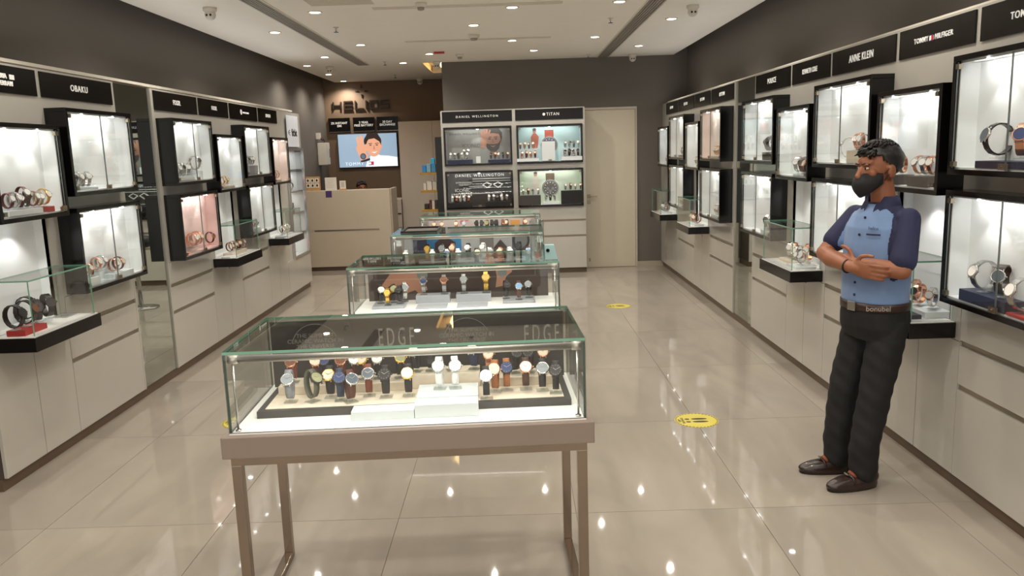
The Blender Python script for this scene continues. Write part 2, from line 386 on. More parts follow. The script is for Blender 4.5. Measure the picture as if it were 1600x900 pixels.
# ------------------------------------------------------------------ wall furniture modules
class Mod:
    def __init__(s, wall, u0, u1, phrase):
        s.w = u1-u0; uc = (u0+u1)/2; s.phrase = phrase; s.wall = wall
        if wall == 'L': s.loc = Vector((XL, uc, 0)); s.rz = PI/2; s.dz = 0; s.near = -1
        elif wall == 'R': s.loc = Vector((XR, uc, 0)); s.rz = -PI/2; s.dz = .018; s.near = 1
        else: s.loc = Vector((uc, 11.0, 0)); s.rz = 0; s.dz = 0; s.near = -1
    def P(s, x, y, z): return s.loc+Matrix.Rotation(s.rz, 3, 'Z') @ Vector((x, y, z))
def base_cabinet(m, kind, holes, top, label, locks=True):
    t = thing('display_cabinet', label, 'cabinet', m.loc, m.rz, 'white display cabinets on the walls')
    hw = m.w/2; D = .43 if m.wall != 'R' else .335
    if m.wall == 'B': D = .42
    MB().box(-hw, hw, .03, D, 0, .068).build('plinth', plinthm, t)
    MB().box(-hw+.001, hw-.001, .021, D, .07, .72).build('carcass', gap, t)
    g = .0025
    if kind == 'double':
        for z0, z1, nm in ((.072, .502, 'door'), (.53, .716, 'drawer'), (.744, .915, 'drawer')):
            MB().box(-hw+g, hw-g, 0, .02, z0, z1).build(nm, white, t, bevel=.0015)
        for z0 in (.502, .716): MB().box(-hw+g, hw-g, .012, .02, z0, z0+.028).build('groove_profile', groove, t)
        zb = .918
    else:
        for k in (-1, 1): MB().box(min(0, k*hw)+g, max(0, k*hw)-g, 0, .02, .072, .735).build('door', white, t, bevel=.0015)
        MB().lathe([(.008, 0), (.008, .004)], 12, Matrix.Translation((.03, 0, .69)) @ Matrix.Rotation(PI/2, 4, 'X')).build('lock', steel, t)
        zb = .738
    # upper panel round the openings
    p = MB(); zs = sorted(holes); z = zb; y1 = .018
    for z0, z1, h in zs:
        p.box(-hw, hw, 0, y1, z, z0); p.box(-hw, -h, 0, y1, z0, z1); p.box(h, hw, 0, y1, z0, z1); z = z1
    p.box(-hw, hw, 0, y1, z, top)
    p.box(-hw, hw, y1, D, top-.018, top); p.box(-hw, hw, y1, y1+.01, zb, zb+.002)
    p.build('upper_panel', white, t)
    return t
def showcase(m, z0, z1, hw, label, lining=None, doors=2, lamps=None, prot=.125, power=1.0, bk=-.02):
    lining = lining or whitei; t = thing('display_showcase', label, 'showcase', m.P(0, 0, z0), m.rz, 'black framed wall showcases')
    h = z1-z0; f = .024; th = .008; ly = bk-.076 if prot > .1 else bk-.10; lamps = lamps or ((-m.near*.19, m.near*.19) if prot > .1 else (0,))
    MB().box(-hw, hw, -prot, .002, h-f, h).box(-hw, hw, -prot, .002, 0, f).box(-hw, -hw+f, -prot, .002, f, h-f).box(hw-f, hw, -prot, .002, f, h-f).build('frame', black, t, bevel=.0015)
    a = hw-f
    MB().box(-a, a, bk, bk+th, f, h-f).build('back_lining', lining, t)
    for k in (-1, 1): MB().box(min(k*a, k*(a-th)), max(k*a, k*(a-th)), -prot+.02, bk, f, h-f).build('side_lining', lining, t)
    MB().box(-a, a, -prot+.02, bk, f, f+th).build('floor_lining', lining, t)
    MB().box(-a, a, -prot+.02, bk, h-f-th, h-f).build('top_lining', lining, t)
    e = .0025; spans = [(-a+.004, a-.004)] if doors == 1 else [(-a+.004, -e), (e, a-.004)]
    for x0, x1 in spans:
        MB().pane(x0, x1, -prot+.004, -prot+.010, f+.004, h-f-.004).build('glass_door', [pane, rimgrey], t)
    for sx in (-1, 1):
        for zz in (f+.012, h-f-.034):
            MB().box(min(sx*(a-.002), sx*(a-.03)), max(sx*(a-.002), sx*(a-.03)), -prot-.003, -prot+.014, zz, zz+.022).build('hinge', brass, t)
    lx = 0 if doors == 2 else -m.near*(a-.04)
    MB().box(lx-.022, lx+.022, -prot-.010, -prot+.004, f+.004, f+.03).lathe([(.006, 0), (.006, .006)], 10, Matrix.Translation((lx, -prot-.01, f+.017)) @ Matrix.Rotation(PI/2, 4, 'X')).build('lock', brass, t)
    for x in lamps:
        MB().lathe([(.015, 0), (.015, -.004)], 16, Matrix.Translation((x, ly, h-f-th))).build('lamp_disc', ledm, t)
        lamp('showcase_beam', 'SPOT', t, (x, ly, h-f-th-.016), CASE_W*power/len(lamps)**.5, COOL, spot_size=1.5 if prot > .1 else 1.7, spot_blend=.3, shadow_soft_size=.008)
    lamp('showcase_fill', 'AREA', t, (0, ly, h-f-th-.006), CASE_FILL*.55*power, COOL, rot=(1.0, 0, 0), shape='RECTANGLE', size=1.6*a, size_y=.02)
    return t
def niche_and_counter(m, cab, hw, label, power=1.0):
    z1 = 1.41+m.dz; z0 = .82; a = hw
    n = MB().box(-a, a, .07, .078, z0, z1).build('niche', whitei, cab)
    for k in (-1, 1): MB().box(min(k*a, k*(a+.006)), max(k*a, k*(a+.006)), .0, .07, z0, z1).build('side_lining', whitei, n)
    MB().box(-a, a, .0, .07, z1-.006, z1).build('top_lining', whitei, n); MB().box(-a, a, .0, .07, z0, z0+.006).build('floor_lining', deck, n)
    MB().lathe([(.022, 0), (.022, -.004)], 16, Matrix.Translation((0, -.03, z1-.001))).build('lamp_disc', ledm, n)
    lamp('niche_beam', 'SPOT', n, (0, -.03, z1-.02), NICHE_W*power, COOL, spot_size=1.9, spot_blend=.5, shadow_soft_size=.015)
    t = thing('glass_counter', label, 'showcase', m.P(0, 0, .745), m.rz, 'glass topped counter showcases')
    W = m.w/2-.035; D = .225
    MB().box(-W, W, -D, -.001, 0, .075).build('tray', black, t, bevel=.002)
    MB().box(-W+.012, W-.012, -D+.012, -.002, .075, .079).build('deck', deck, t)
    g = W-.03; zt = .365
    MB().pane(-g, g, -D+.018, -D+.024, .079, zt).build('front_pane', [pane, greenedge], t)
    for k in (-1, 1): MB().pane(min(k*g, k*(g-.006)), max(k*g, k*(g-.006)), -D+.025, -.004, .079, zt).build('side_pane', [pane, greenedge], t)
    MB().pane(-g, g, -D+.016, -.002, zt+.0005, zt+.0085).build('top_pane', [pane, greenedge], t)
    return t
def block(m, x, y, z, sx, sy, sz, mt, label, group='display blocks'):
    if z > .9 and m.wall != 'B': y = -.068; sy = min(sy, .085)
    p = m.P(x, y, z); o = MB().box(-sx/2, sx/2, -sy/2, sy/2, 0, sz).build('display_block', mt, bevel=.0015)
    o.location = p; o.rotation_euler = (0, 0, m.rz); return tag(o, label, 'display block', group)
def fill(m, where, zf, items, phrase):
    """items: (x, y, lift, kind, strap, case, dial, scale, turn)"""
    order = sorted(items, key=lambda i: -m.near*i[0])[::-1] if m.near > 0 else sorted(items, key=lambda i: i[0])
    n = 0
    for it in order:
        x, y, lift, kind, st, ca, di, s, turn = it
        if zf > .9 and m.wall != 'B': y = -.066+.06*y; s *= .92
        turn += .5*m.near if m.wall != 'B' else 0
        lab = '%s, %s from the near end, %s' % (wname(st, di), ordinal(n), phrase); n += 1
        watch(m.P(x, y, zf+lift), m.rz+turn, kind, st, ca, di, lab, 'watches '+phrase, s)
def row(x0, dx, n, y, lift, kind, cols, s=1.0, turn=0):
    out = []
    for i in range(n):
        st, ca, di = cols[i % len(cols)]; out.append((x0+i*dx, y, lift, kind, st, ca, di, s*(1+.06*math.sin(i*2.3)), turn+.45*math.sin(i*1.7+.6)))
    return out
def sign(m, txt, label, top=2.25, size=.048, bold=.0002, space=1.15, xs=1.0, x=0, dz=0):
    W = m.w/2-.022
    t = thing('sign_board', label, 'sign', m.P(0, 0, 2.092+m.dz), m.rz, 'black header signs')
    MB().box(-W, W, -.008, -.0005, 0, .145).build('panel', signblk, t)
    if '       ' in txt:
        a_, b_ = txt.split('       '); text(a_, t, (-.052, -.009, .0725+dz), size, bold=bold, space=space, xs=xs, align='RIGHT'); text(b_, t, (.012, -.009, .0725+dz), size, bold=bold, space=space, xs=xs, align='LEFT')
    elif txt: text(txt, t, (x, -.009, .0725+dz), size, bold=bold, space=space, xs=xs)
    return t
S, Rg, Gd, Dk = ('steel', 'steel', 'white'), ('rose', 'rose', 'white'), ('gold', 'gold', 'cream'), ('dark', 'dark', 'black')
Mr, Bk, Br, Wt = ('maroon', 'steel', 'white'), ('black', 'steel', 'black'), ('brown', 'rose', 'cream'), ('white', 'steel', 'white')
SB, SN = ('steel', 'steel', 'black'), ('steel', 'steel', 'navy')
def double(wall, u0, u1, phrase, sg, up, lo, lin_up=None, lin_lo=None, power=1.0, prot=.125, **kw):
    m = Mod(wall, u0, u1, phrase); hw = m.w/2-.032; d = m.dz; bk = .13 if wall == 'B' else -.02
    zu, zl = (1.512+d, 2.03+d), (.925+d, 1.442+d); top = 2.25+d
    base_cabinet(m, 'double', [(zl[0], zl[1], hw-.001), (zu[0], zu[1], hw-.001)], top, 'white gloss cabinet with two drawer grooves ' + phrase)
    showcase(m, *zu, hw, 'black framed upper showcase ' + phrase, lin_up, power=power, prot=prot, bk=bk); showcase(m, *zl, hw, 'black framed lower showcase ' + phrase, lin_lo, power=power, prot=prot, bk=bk)
    sign(m, *sg, **kw)
    for z, which, spec in ((zu[0], 'upper', up), (zl[0], 'lower', lo)):
        zf = z+.0325
        for b in spec.get('blocks', []): block(m, b[0], b[1], zf, b[2], b[3], b[4], b[5], '%s display block in %s showcase %s' % (b[6], which, phrase))
        fill(m, which, zf, spec.get('w', []), 'in %s showcase %s' % (which, phrase))
    return m
def single(wall, u0, u1, phrase, sg, up, tr, lin_up=None, lamps=None, power=1.0, doors=1, **kw):
    m = Mod(wall, u0, u1, phrase); hw = m.w/2-.05; d = m.dz; zu = (1.41+d, 1.925+d); nh = m.w/2-.10
    cab = base_cabinet(m, 'single', [(.825, 1.405+d, nh), (zu[0], zu[1], hw-.001)], 2.25+d, 'white gloss cabinet with plain double doors ' + phrase)
    showcase(m, *zu, hw, 'black framed single showcase ' + phrase, lin_up, doors=doors, lamps=lamps, power=power)
    niche_and_counter(m, cab, nh, 'glass counter case on black tray ' + phrase, power)
    sign(m, *sg, **kw)
    zf = zu[0]+.0325
    for b in up.get('blocks', []): block(m, b[0], b[1], zf, b[2], b[3], b[4], b[5], '%s display block in single showcase %s' % (b[6], phrase))
    fill(m, 'single', zf, up.get('w', []), 'in single showcase ' + phrase)
    for b in tr.get('blocks', []): block(m, b[0], b[1], .8242, b[2], b[3], b[4], b[5], '%s display block on counter tray %s' % (b[6], phrase))
    fill(m, 'tray', .8242, tr.get('w', []), 'on counter tray ' + phrase)
    return m

# left wall, from the camera into the shop (local X runs away from the camera)
mA = single('L', 4.0, 4.735, 'at the left photo edge', ('', 'black header sign with white block letters at left photo edge'),
       dict(w=row(-.16, .055, 6, -.05, .03, 'ring', [Mr, S, Mr, Dk], 1.0)+[(.165, -.05, .03, 'ring', 'gold', 'gold', 'white', 1.1, .3), (-.02, .03, .05, 'ring', 'maroon', 'steel', 'white', 1.1, .2)],
            blocks=[(-.07, -.05, .3, .09, .03, bluewhite, 'long white'), (.165, -.05, .07, .08, .03, red, 'small red')]),
       dict(w=row(-.27, .10, 4, -.09, .03, 'big', [Dk, ('dark', 'dark', 'brown'), Dk], 1.15, .1)+[(.02, .02, .02, 'big', 'dark', 'dark', 'grey', 1.2, .5)],
            blocks=[(-.19, -.10, .2, .1, .03, red, 'flat red'), (.02, -.0, .2, .12, .02, bluewhite, 'low white'), (.24, -.06, .12, .09, .008, acryl, 'thin clear')]), lamps=(-.16, .13), doors=1)
t = [o for o in bpy.data.objects if o.get('label') == 'black header sign with white block letters at left photo edge'][0]
text('SCUDERIA', t, (-.005, -.009, .088), .034, bold=.0012); MB().box(.10, .142, -.010, -.008, .074, .1).build('flag_block', letter, t)
text('FERRARI', t, (.06, -.009, .050), .034, bold=.0012)
double('L', 4.735, 5.615, 'before the left mirror', ('OBAKU', 'black header sign with five wide white letters before left mirror'),
       dict(w=row(-.33, .062, 4, -.02, .012, 'ring', [SB, S, SB, S], 1.05), blocks=[(-.22, -.075, .30, .05, .012, graystand, 'low grey')]),
       dict(w=row(-.34, .055, 3, -.05, .05, 'ring', [Br, Rg], .95)+row(-.155, .06, 2, .05, .07, 'ring', [Rg, S], 1.0)+row(.05, .07, 2, .0, .03, 'ring', [Rg, Br], 1.05),
            blocks=[(-.29, -.04, .16, .1, .05, bluewhite, 'near white'), (-.12, .05, .14, .09, .07, acryl, 'clear'), (.12, .0, .26, .07, .03, bluewhite, 'far white')]), size=.055)
def mirror_panel(wall, u0, u1, label):
    m = Mod(wall, u0, u1, ''); t = thing('mirror_panel', label, 'mirror', m.loc, m.rz, 'tall wall mirrors'); hw = m.w/2; top = 2.25+m.dz
    MB().box(-hw+.022, hw-.022, .012, .018, .075, top-.004).build('mirror_glass', mirror, t)
    for k in (-1, 1): MB().box(min(k*hw, k*(hw-.02)), max(k*hw, k*(hw-.02)), .0, .03, .07, top).build('edge_strip', white, t)
    MB().box(-hw+.02, hw-.02, .018, .30, .07, top).build('backing', plinthm, t); MB().box(-hw, hw, .03, .3, 0, .068).build('plinth', plinthm, t)
    return t
mirror_panel('L', 5.615, 6.22, 'tall mirror panel between cabinets on the left wall')
double('L', 6.22, 7.105, 'just past the left mirror', ('FOSSIL', 'black header sign, wider of the two matching six letter signs'),
       dict(w=row(-.30, .07, 4, -.03, .03, 'big', [S, ('steel', 'steel', 'black'), S], 1.0)+[(.10, .0, .07, 'big', 'steel', 'steel', 'black', 1.15, .2)],
            blocks=[(-.2, -.03, .32, .1, .03, bluewhite, 'low white'), (.10, .0, .09, .09, .07, acryl, 'clear')]),
       dict(w=row(-.12, .10, 2, -.02, .04, 'big', [Rg, ('rose', 'rose', 'cream')], 1.1)+[(-.05, .06, .05, 'big', 'rose', 'rose', 'white', 1.0, .3), (.27, -.03, .02, 'ring', 'brown', 'rose', 'brown', 1.2, .2)],
            blocks=[(-.06, .0, .26, .14, .04, acryl, 'clear'), (-.28, -.07, .16, .05, .012, mat('salmon card', (228, 150, 130), .5), 'flat salmon')]), lin_lo=pinki, size=.055, bold=.0003, xs=.8)
single('L', 7.105, 7.878, 'second past the left mirror', ('FOSSIL', 'black header sign, narrower of the two matching six letter signs'),
       dict(w=row(-.16, .07, 3, -.04, .02, 'ring', [Rg, Gd, Wt], .95), blocks=[(-.08, -.04, .3, .09, .02, cream, 'low cream')]),
       dict(w=row(-.16, .08, 5, -.09, .03, 'ring', [Br, Rg, Br], .95), blocks=[(-.02, -.09, .40, .09, .03, cream, 'long cream'), (-.27, -.11, .14, .08, .012, bluewhite, 'flat white')]), size=.05, bold=.0003, xs=.8)
double('L', 7.878, 8.765, 'third past the left mirror', ('', 'black header sign with small round emblem on left wall'),
       dict(w=row(-.25, .06, 4, -.03, .09, 'ring', [SB, S], 1.0), blocks=[(-.16, -.03, .26, .09, .09, graystand, 'tall grey')]),
       dict(w=[(-.22, -.02, .05, 'ring', 'rose', 'rose', 'white', 1.0, 0), (-.13, .02, .05, 'ring', 'steel', 'steel', 'white', 1.0, .3)], blocks=[(-.18, .0, .2, .12, .05, bluewhite, 'white')]))
t = [o for o in bpy.data.objects if o.get('label', '').startswith('black header sign with small round emblem')][0]
MB().lathe([(.026, 0), (.026, .002), (.02, .002), (.02, 0)], 20, Matrix.Translation((-.09, -.008, .075)) @ Matrix.Rotation(PI/2, 4, 'X')).box(-.094, -.086, -.0105, -.008, .05, .1).build('emblem', letter, t)
text('EMPORIO ARMANI', t, (.05, -.009, .07), .022, bold=.0006)
single('L', 8.765, 9.49, 'nearest the white shelf tower', ('SKAGEN', 'black header sign beside the white shelf tower'),
       dict(w=row(-.16, .08, 2, -.04, .02, 'slim', [Rg, Rg], 1.2), blocks=[(-.10, -.04, .2, .08, .02, cream, 'low cream')]),
       dict(w=row(-.15, .09, 4, -.09, .02, 'ring', [Wt, S, Rg], 1.0), blocks=[(-.0, -.09, .4, .09, .02, bluewhite, 'long white'), (-.25, -.12, .13, .1, .015, graystand, 'flat grey')]), lin_up=creami, size=.05, bold=.0003, xs=.85)
# right wall (local X runs towards the camera)
double('R', 2.80, 3.71, 'at the right photo edge', ('TOMMY       HILFIGER', 'black header sign cut off by the right photo edge'),
       dict(w=[(-.14, -.03, .04, 'big', 'dark', 'steel', 'slate', 1.35, -.5), (.02, -.02, .04, 'big', 'rose', 'rose', 'navy', 1.3, .3), (.19, -.02, .04, 'big', 'navy', 'steel', 'navy', 1.2, 0), (.3, -.02, .04, 'big', 'steel', 'steel', 'navy', 1.2, 0)],
            blocks=[(.05, -.03, .56, .1, .03, mat('navy card', (34, 36, 62), .5), 'long navy')]),
       dict(w=[(-.18, .03, .05, 'big', 'steel', 'steel', 'white', 1.3, -.4), (-.05, .03, .05, 'big', 'dark', 'steel', 'slate', 1.3, .2), (.10, -.06, .012, 'big', 'steel', 'steel', 'white', 1.35, -.4), (.22, -.0, .012, 'big', 'dark', 'steel', 'black', 1.3, 0), (.33, -.0, .012, 'big', 'steel', 'steel', 'black', 1.2, 0)],
            blocks=[(-.12, .03, .34, .13, .05, mat('navy card', (34, 36, 62), .5), 'thick navy'), (.22, -.07, .32, .09, .012, red, 'flat red')]), size=.042, bold=.0003)
mR2 = single('R', 3.71, 4.465, 'behind the standing man', ('TOMMY       HILFIGER', 'black header sign above the standing man'),
       dict(w=[(-.13, .0, .05, 'ring', 'rose', 'rose', 'white', 1.05, .2), (.05, -.0, .05, 'ring', 'rose', 'steel', 'white', 1.1, -.2), (.11, -.02, .05, 'ring', 'steel', 'steel', 'white', 1.1, .1), (.18, -.0, .05, 'ring', 'rose', 'rose', 'white', 1.1, 0)],
            blocks=[(-.13, .0, .09, .09, .05, darkrim, 'small charcoal'), (.11, .0, .2, .1, .05, darkrim, 'wide charcoal')]),
       dict(w=[(-.2, -.02, .03, 'big', 'rose', 'rose', 'cream', 1.0, .3), (-.12, -.05, .03, 'ring', 'rose', 'rose', 'brown', 1.15, -.3), (-.02, -.02, .03, 'ring', 'rose', 'rose', 'white', 1.2, .2), (.08, -.05, .03, 'ring', 'rose', 'rose', 'black', 1.15, 0), (.17, -.03, .03, 'ring', 'steel', 'rose', 'white', 1.1, .2)],
            blocks=[(.0, -.04, .5, .13, .03, bluewhite, 'long white'), (.0, -.15, .52, .05, .02, mat('navy card', (34, 36, 62), .5), 'navy stripe')]), size=.036, bold=.0003, doors=1)
FLAGS = [o for o in bpy.data.objects if o.get('category') == 'sign' and ('right photo edge' in o['label'] or 'standing man' in o['label'])]
blue, flagred = mat('flag navy', (36, 40, 88), .4), mat('flag red', (196, 40, 48), .4)
for t in FLAGS:
    x = -.02
    MB().box(x-.02, x+.02, -.0105, -.008, .061, .084).build('flag_field', letter, t)
    MB().box(x-.02, x+.02, -.0112, -.0106, .084, .088).box(x-.02, x+.02, -.0112, -.0106, .057, .061).build('flag_bars', blue, t)
    MB().box(x, x+.02, -.0112, -.0106, .061, .084).build('flag_red', flagred, t)
double('R', 4.465, 5.376, 'in front of the man', ('ANNE KLEIN', 'black header sign with two words, next to the one above the man'),
       dict(w=[(.02, -.03, .015, 'bangle', 'steel', 'steel', 'white', 1.25, -.9)]+row(.14, .05, 3, -.02, .075, 'ring', [Rg, Rg, S], 1.05),
            blocks=[(.19, -.02, .2, .1, .075, cream, 'tall cream')]),
       dict(w=row(.06, .09, 3, -.02, .04, 'ring', [Rg, S, Rg], 1.1), blocks=[(.13, -.02, .3, .1, .04, bluewhite, 'low white')]), size=.062, bold=.0003, xs=.85)
single('R', 5.376, 6.13, 'second before the right mirror', ('KENNETH COLE', 'black header sign with two narrow words on the right wall'),
       dict(w=[(.0, -.03, .015, 'big', 'steel', 'steel', 'white', 1.1, .3)]+row(.1, .055, 3, -.03, .015, 'big', [('brown', 'rose', 'black'), Dk, Br], 1.05), blocks=[(.14, -.03, .26, .1, .015, bluewhite, 'low white')]),
       dict(w=row(-.16, .09, 3, -.05, .025, 'big', [S, Rg, S], 1.0, .2)+[(.12, -.02, .03, 'big', 'rose', 'rose', 'white', 1.1, .3), (.19, -.10, .02, 'ring', 'steel', 'steel', 'white', 1.1, -.2)],
            blocks=[(-.08, -.05, .3, .13, .02, cream, 'long cream'), (.17, -.09, .2, .14, .015, bluewhite, 'flat white')]), size=.048, bold=.0003, xs=.72)
double('R', 6.13, 7.028, 'just before the right mirror', ('POLICE', 'black header sign with six letters before the right mirror'),
       dict(w=[(.27, -.02, .06, 'big', 'dark', 'dark', 'black', 1.25, -.3), (.16, -.03, .06, 'big', 'black', 'dark', 'black', 1.1, .2), (.33, .04, .06, 'big', 'dark', 'steel', 'black', 1.1, .2)],
            blocks=[(.25, -.02, .26, .1, .06, darkrim, 'charcoal')]),
       dict(w=[(.2, -.03, .03, 'big', 'steel', 'steel', 'black', 1.2, .2), (.3, .0, .03, 'big', 'dark', 'steel', 'black', 1.1, .2)], blocks=[(.24, -.0, .24, .1, .03, bluewhite, 'low white')]), size=.058, bold=.0003)
mirror_panel('R', 7.028, 7.675, 'tall mirror panel between cabinets on the right wall')
def titan(t, x=-.10):
    MB().lathe([(.019, 0), (.019, .002), (.013, .002), (.013, 0)], 20, Matrix.Translation((x, -.008, .073)) @ Matrix.Rotation(PI/2, 4, 'X')).box(x-.003, x+.003, -.0105, -.008, .055, .091).box(x-.016, x+.016, -.0105, -.008, .071, .076).build('emblem', letter, t)
double('R', 7.675, 8.575, 'just past the right mirror', ('TITAN', 'black header sign just past the right mirror'),
       dict(w=row(.06, .065, 4, -.03, .02, 'ring', [Rg, Gd, Rg], 1.05), blocks=[(.16, -.03, .32, .09, .02, cream, 'low cream')]),
       dict(w=row(.1, .075, 3, -.03, .03, 'ring', [S, S, Rg], 1.1), blocks=[(.17, -.03, .28, .09, .03, bluewhite, 'low white')]), lin_up=creami, size=.05, x=.03)
single('R', 8.575, 9.33, 'second past the right mirror', ('TITAN', 'black header sign second past the right mirror'),
       dict(w=row(.05, .09, 2, -.03, .02, 'ring', [S, Rg], 1.0)), dict(w=row(-.08, .09, 4, -.09, .02, 'ring', [Rg, Br, Rg], 1.0), blocks=[(.06, -.09, .42, .1, .02, bluewhite, 'long white')]), size=.046, x=.03)
double('R', 9.33, 10.27, 'third past the right mirror', ('TITAN', 'black header sign third past the right mirror'),
       dict(w=row(.16, .08, 3, -.03, .02, 'ring', [S, SB], 1.1), blocks=[(.22, -.03, .3, .09, .02, blackm, 'low black')]), dict(w=row(.1, .09, 3, -.03, .02, 'ring', [S, Rg], 1.0)), size=.046, x=.03)
single('R', 10.27, 11.045, 'in the far right corner', ('TITAN', 'black header sign in the far right corner'),
       dict(w=row(.05, .09, 3, -.03, .02, 'slim', [Rg, S], 1.1)), dict(w=row(-.1, .08, 4, -.09, .02, 'ring', [S, S, Rg], 1.0), blocks=[(.02, -.09, .4, .1, .02, bluewhite, 'long white')]), size=.044, x=.03)
for t in [o for o in bpy.data.objects if o.get('category') == 'sign' and ('past the right mirror' in o['label'] or 'far right corner' in o['label'])]: titan(t, -.075)
t = thing('filler_cabinet', 'narrow plain white cabinet filling the far right corner', 'cabinet', (XR, 11.2375, 0), -PI/2)
MB().box(-.19, .19, .03, .335, 0, .068).build('plinth', plinthm, t); MB().box(-.19, .19, .02, .335, .07, 2.268).build('carcass', white, t); MB().box(-.188, .188, 0, .019, .072, 1.9).build('door', white, t)
# strip lamps lying behind the cornice, washing the walls
for nm, x, y0, y1, lab in (('L', XL-.07, 3.2, 10.4, 'hidden strip lamp on top of the left wall cabinets'), ('R', XR+.06, 2.0, 11.2, 'hidden strip lamp on top of the right wall cabinets')):
    t = thing('cornice_lamp', lab, 'lamp', (x, (y0+y1)/2, 2.29), 0, 'cornice lamps')
    MB().box(-.012, .012, -(y1-y0)/2, (y1-y0)/2, -.02, 0).build('profile', plastic, t)
    lamp('cornice_glow', 'AREA', t, (0, 0, .01), 7, (.95, .96, 1), rot=(PI, .5 if nm == 'L' else -.5, 0), shape='RECTANGLE', size=.03, size_y=y1-y0)
# white shelf tower at the end of the left wall
m = Mod('L', 9.49, 10.56, ''); hw = m.w/2
t = thing('shelf_tower', 'white tower with lit glass fronted shelves at the end of the left wall', 'shelf unit', m.loc, m.rz)
MB().box(-hw, hw, .03, .42, 0, .068).build('plinth', plinthm, t)
MB().box(-hw, hw, .02, .42, .07, .47).box(-hw, hw, .02, .42, 1.80, 2.25).box(-hw, -hw+.32, .02, .42, .47, 1.8).box(hw-.04, hw, .02, .42, .47, 1.8).box(-hw+.32, hw-.04, .38, .42, .47, 1.8).build('carcass', white, t)
MB().box(-hw+.002, hw-.002, 0, .019, .072, .46).build('door', white, t)
MB().box(-hw+.30, hw-.02, -.012, .019, .455, .485).box(-hw+.30, hw-.02, -.012, .019, 1.785, 1.815).box(-hw+.30, -hw+.33, -.012, .019, .485, 1.785).box(hw-.05, hw-.02, -.012, .019, .485, 1.785).build('front_frame', steel, t)
MB().pane(-hw+.33, hw-.05, -.004, .002, .485, 1.785).build('glass_door', [pane, greenedge], t)
MB().box(-hw+.32, hw-.04, .37, .379, .485, 1.785).build('back_lining', mat('cool lit lining', (226, 232, 240), .5), t)
for k, z in enumerate((.74, 1.0, 1.27, 1.54)):
    MB().box(-hw+.325, hw-.045, .03, .37, z, z+.012).build('shelf', steel, t)
for z in (.75, 1.01, 1.28, 1.55, 1.80):
    lamp('shelf_glow', 'AREA', t, (.14, .2, z-.03), 2.6, (.85, .92, 1), shape='RECTANGLE', size=.6, size_y=.02)
ps = thing('brand_poster', 'white poster with small dotted logo on the shelf tower', 'poster', m.P(.10, 0, 1.83), m.rz)
MB().box(-.26, .26, -.006, -.001, 0, .38).build('sheet', mat('poster white', (224, 228, 238), .4), ps)
text('fitbit', ps, (.06, -.007, .17), .13, MATS['black satin'], bold=.001)
for i in range(3):
    for j in range(-1, 2): MB().poly(disc(-.20+i*.03, .17+j*.03*(i+1)/3, .007), -.008, -.006).build('logo_dot', blackm, ps)
def boxthing(m, x, y, z, sx, sy, sz, mt, name, label, cat='box', group=None):
    o = MB().box(-sx/2, sx/2, -sy/2, sy/2, 0, sz).build(name, mt, bevel=.002); o.location = m.P(x, y, z); o.rotation_euler = (0, 0, m.rz); return tag(o, label, cat, group)
for i, (x, z, sx, sz, c, lab) in enumerate([(-.02, 1.283, .05, .15, (190, 100, 78), 'orange retail box on the third shelf of the white tower'), (-.02, 1.013, .06, .18, (206, 112, 90), 'coral retail box on the second shelf of the white tower'),
        (.10, 1.013, .06, .14, (120, 118, 122), 'grey retail box on the second shelf of the white tower'), (.18, 1.013, .05, .12, (90, 92, 98), 'dark grey retail box on second tower shelf'),
        (-.0, .753, .07, .17, (150, 152, 160), 'silver retail box on the lowest glass shelf of tower'), (.12, .753, .06, .12, (220, 222, 228), 'white retail box on the lowest glass shelf of tower'),
        (.02, .49, .11, .05, (214, 120, 108), 'salmon pouch at the bottom of the white tower')]):
    boxthing(m, x, .12, z, sx, .08, sz, mat('retail %d' % i, c, .4), 'retail_box', lab, 'box', 'retail boxes in the tower')
for i, x in enumerate((.0, .12)): watch(m.P(x, .1, 1.283 if i else 1.013+.0), m.rz, 'big', 'black', 'dark', 'black', 'black fitness watch, %s on upper tower shelves' % ordinal(i), 'watches in the tower', 1.0) if i else None

# ------------------------------------------------------------------ glass display tables
WATCHES = dict(grey=('grey', 'steel', 'grey'), olive=('olive', 'dark', 'olive'), cream=('black', 'gold', 'cream'), navy=('navy', 'dark', 'navy'), slatebrown=('brown', 'steel', 'slate'),
    slaterust=('rust', 'steel', 'slate'), black=('black', 'dark', 'black'), goldblack=('black', 'gold', 'white'), white=('white', 'steel', 'white'), whiteblack=('black', 'steel', 'white'),
    tan=('tan', 'rose', 'cream'), tannavy=('tan', 'dark', 'navy'), rosebrown=('darkbrown', 'rose', 'white'), greyblack=('black', 'steel', 'grey'), rust=('rust', 'rose', 'brown'),
    creambrown=('brown', 'rose', 'cream'), whitebrown=('brown', 'steel', 'white'), creamdark=('darkbrown', 'gold', 'cream'), oliveblack=('black', 'gold', 'olive'), steelblack=('black', 'steel', 'white'),
    dark=('dark', 'dark', 'black'), rosesteel=('rose', 'rose', 'cream'), roseblack=('black', 'rose', 'cream'), steel=('steel', 'steel', 'grey'), gold=('gold', 'gold', 'gold'),
    steelnavy=('steel', 'steel', 'navy'), steelbrown=('steel', 'rose', 'brown'), steelblue=('brown', 'steel', 'blue'), navywhite=('navy', 'steel', 'white'))
class Tab:
    def __init__(s, cx, cy, deg, phrase): s.loc = Vector((cx, cy, 0)); s.rz = math.radians(deg); s.near = -1; s.phrase = phrase
    def P(s, x, y, z): return s.loc+Matrix.Rotation(s.rz, 3, 'Z') @ Vector((x, y, z))
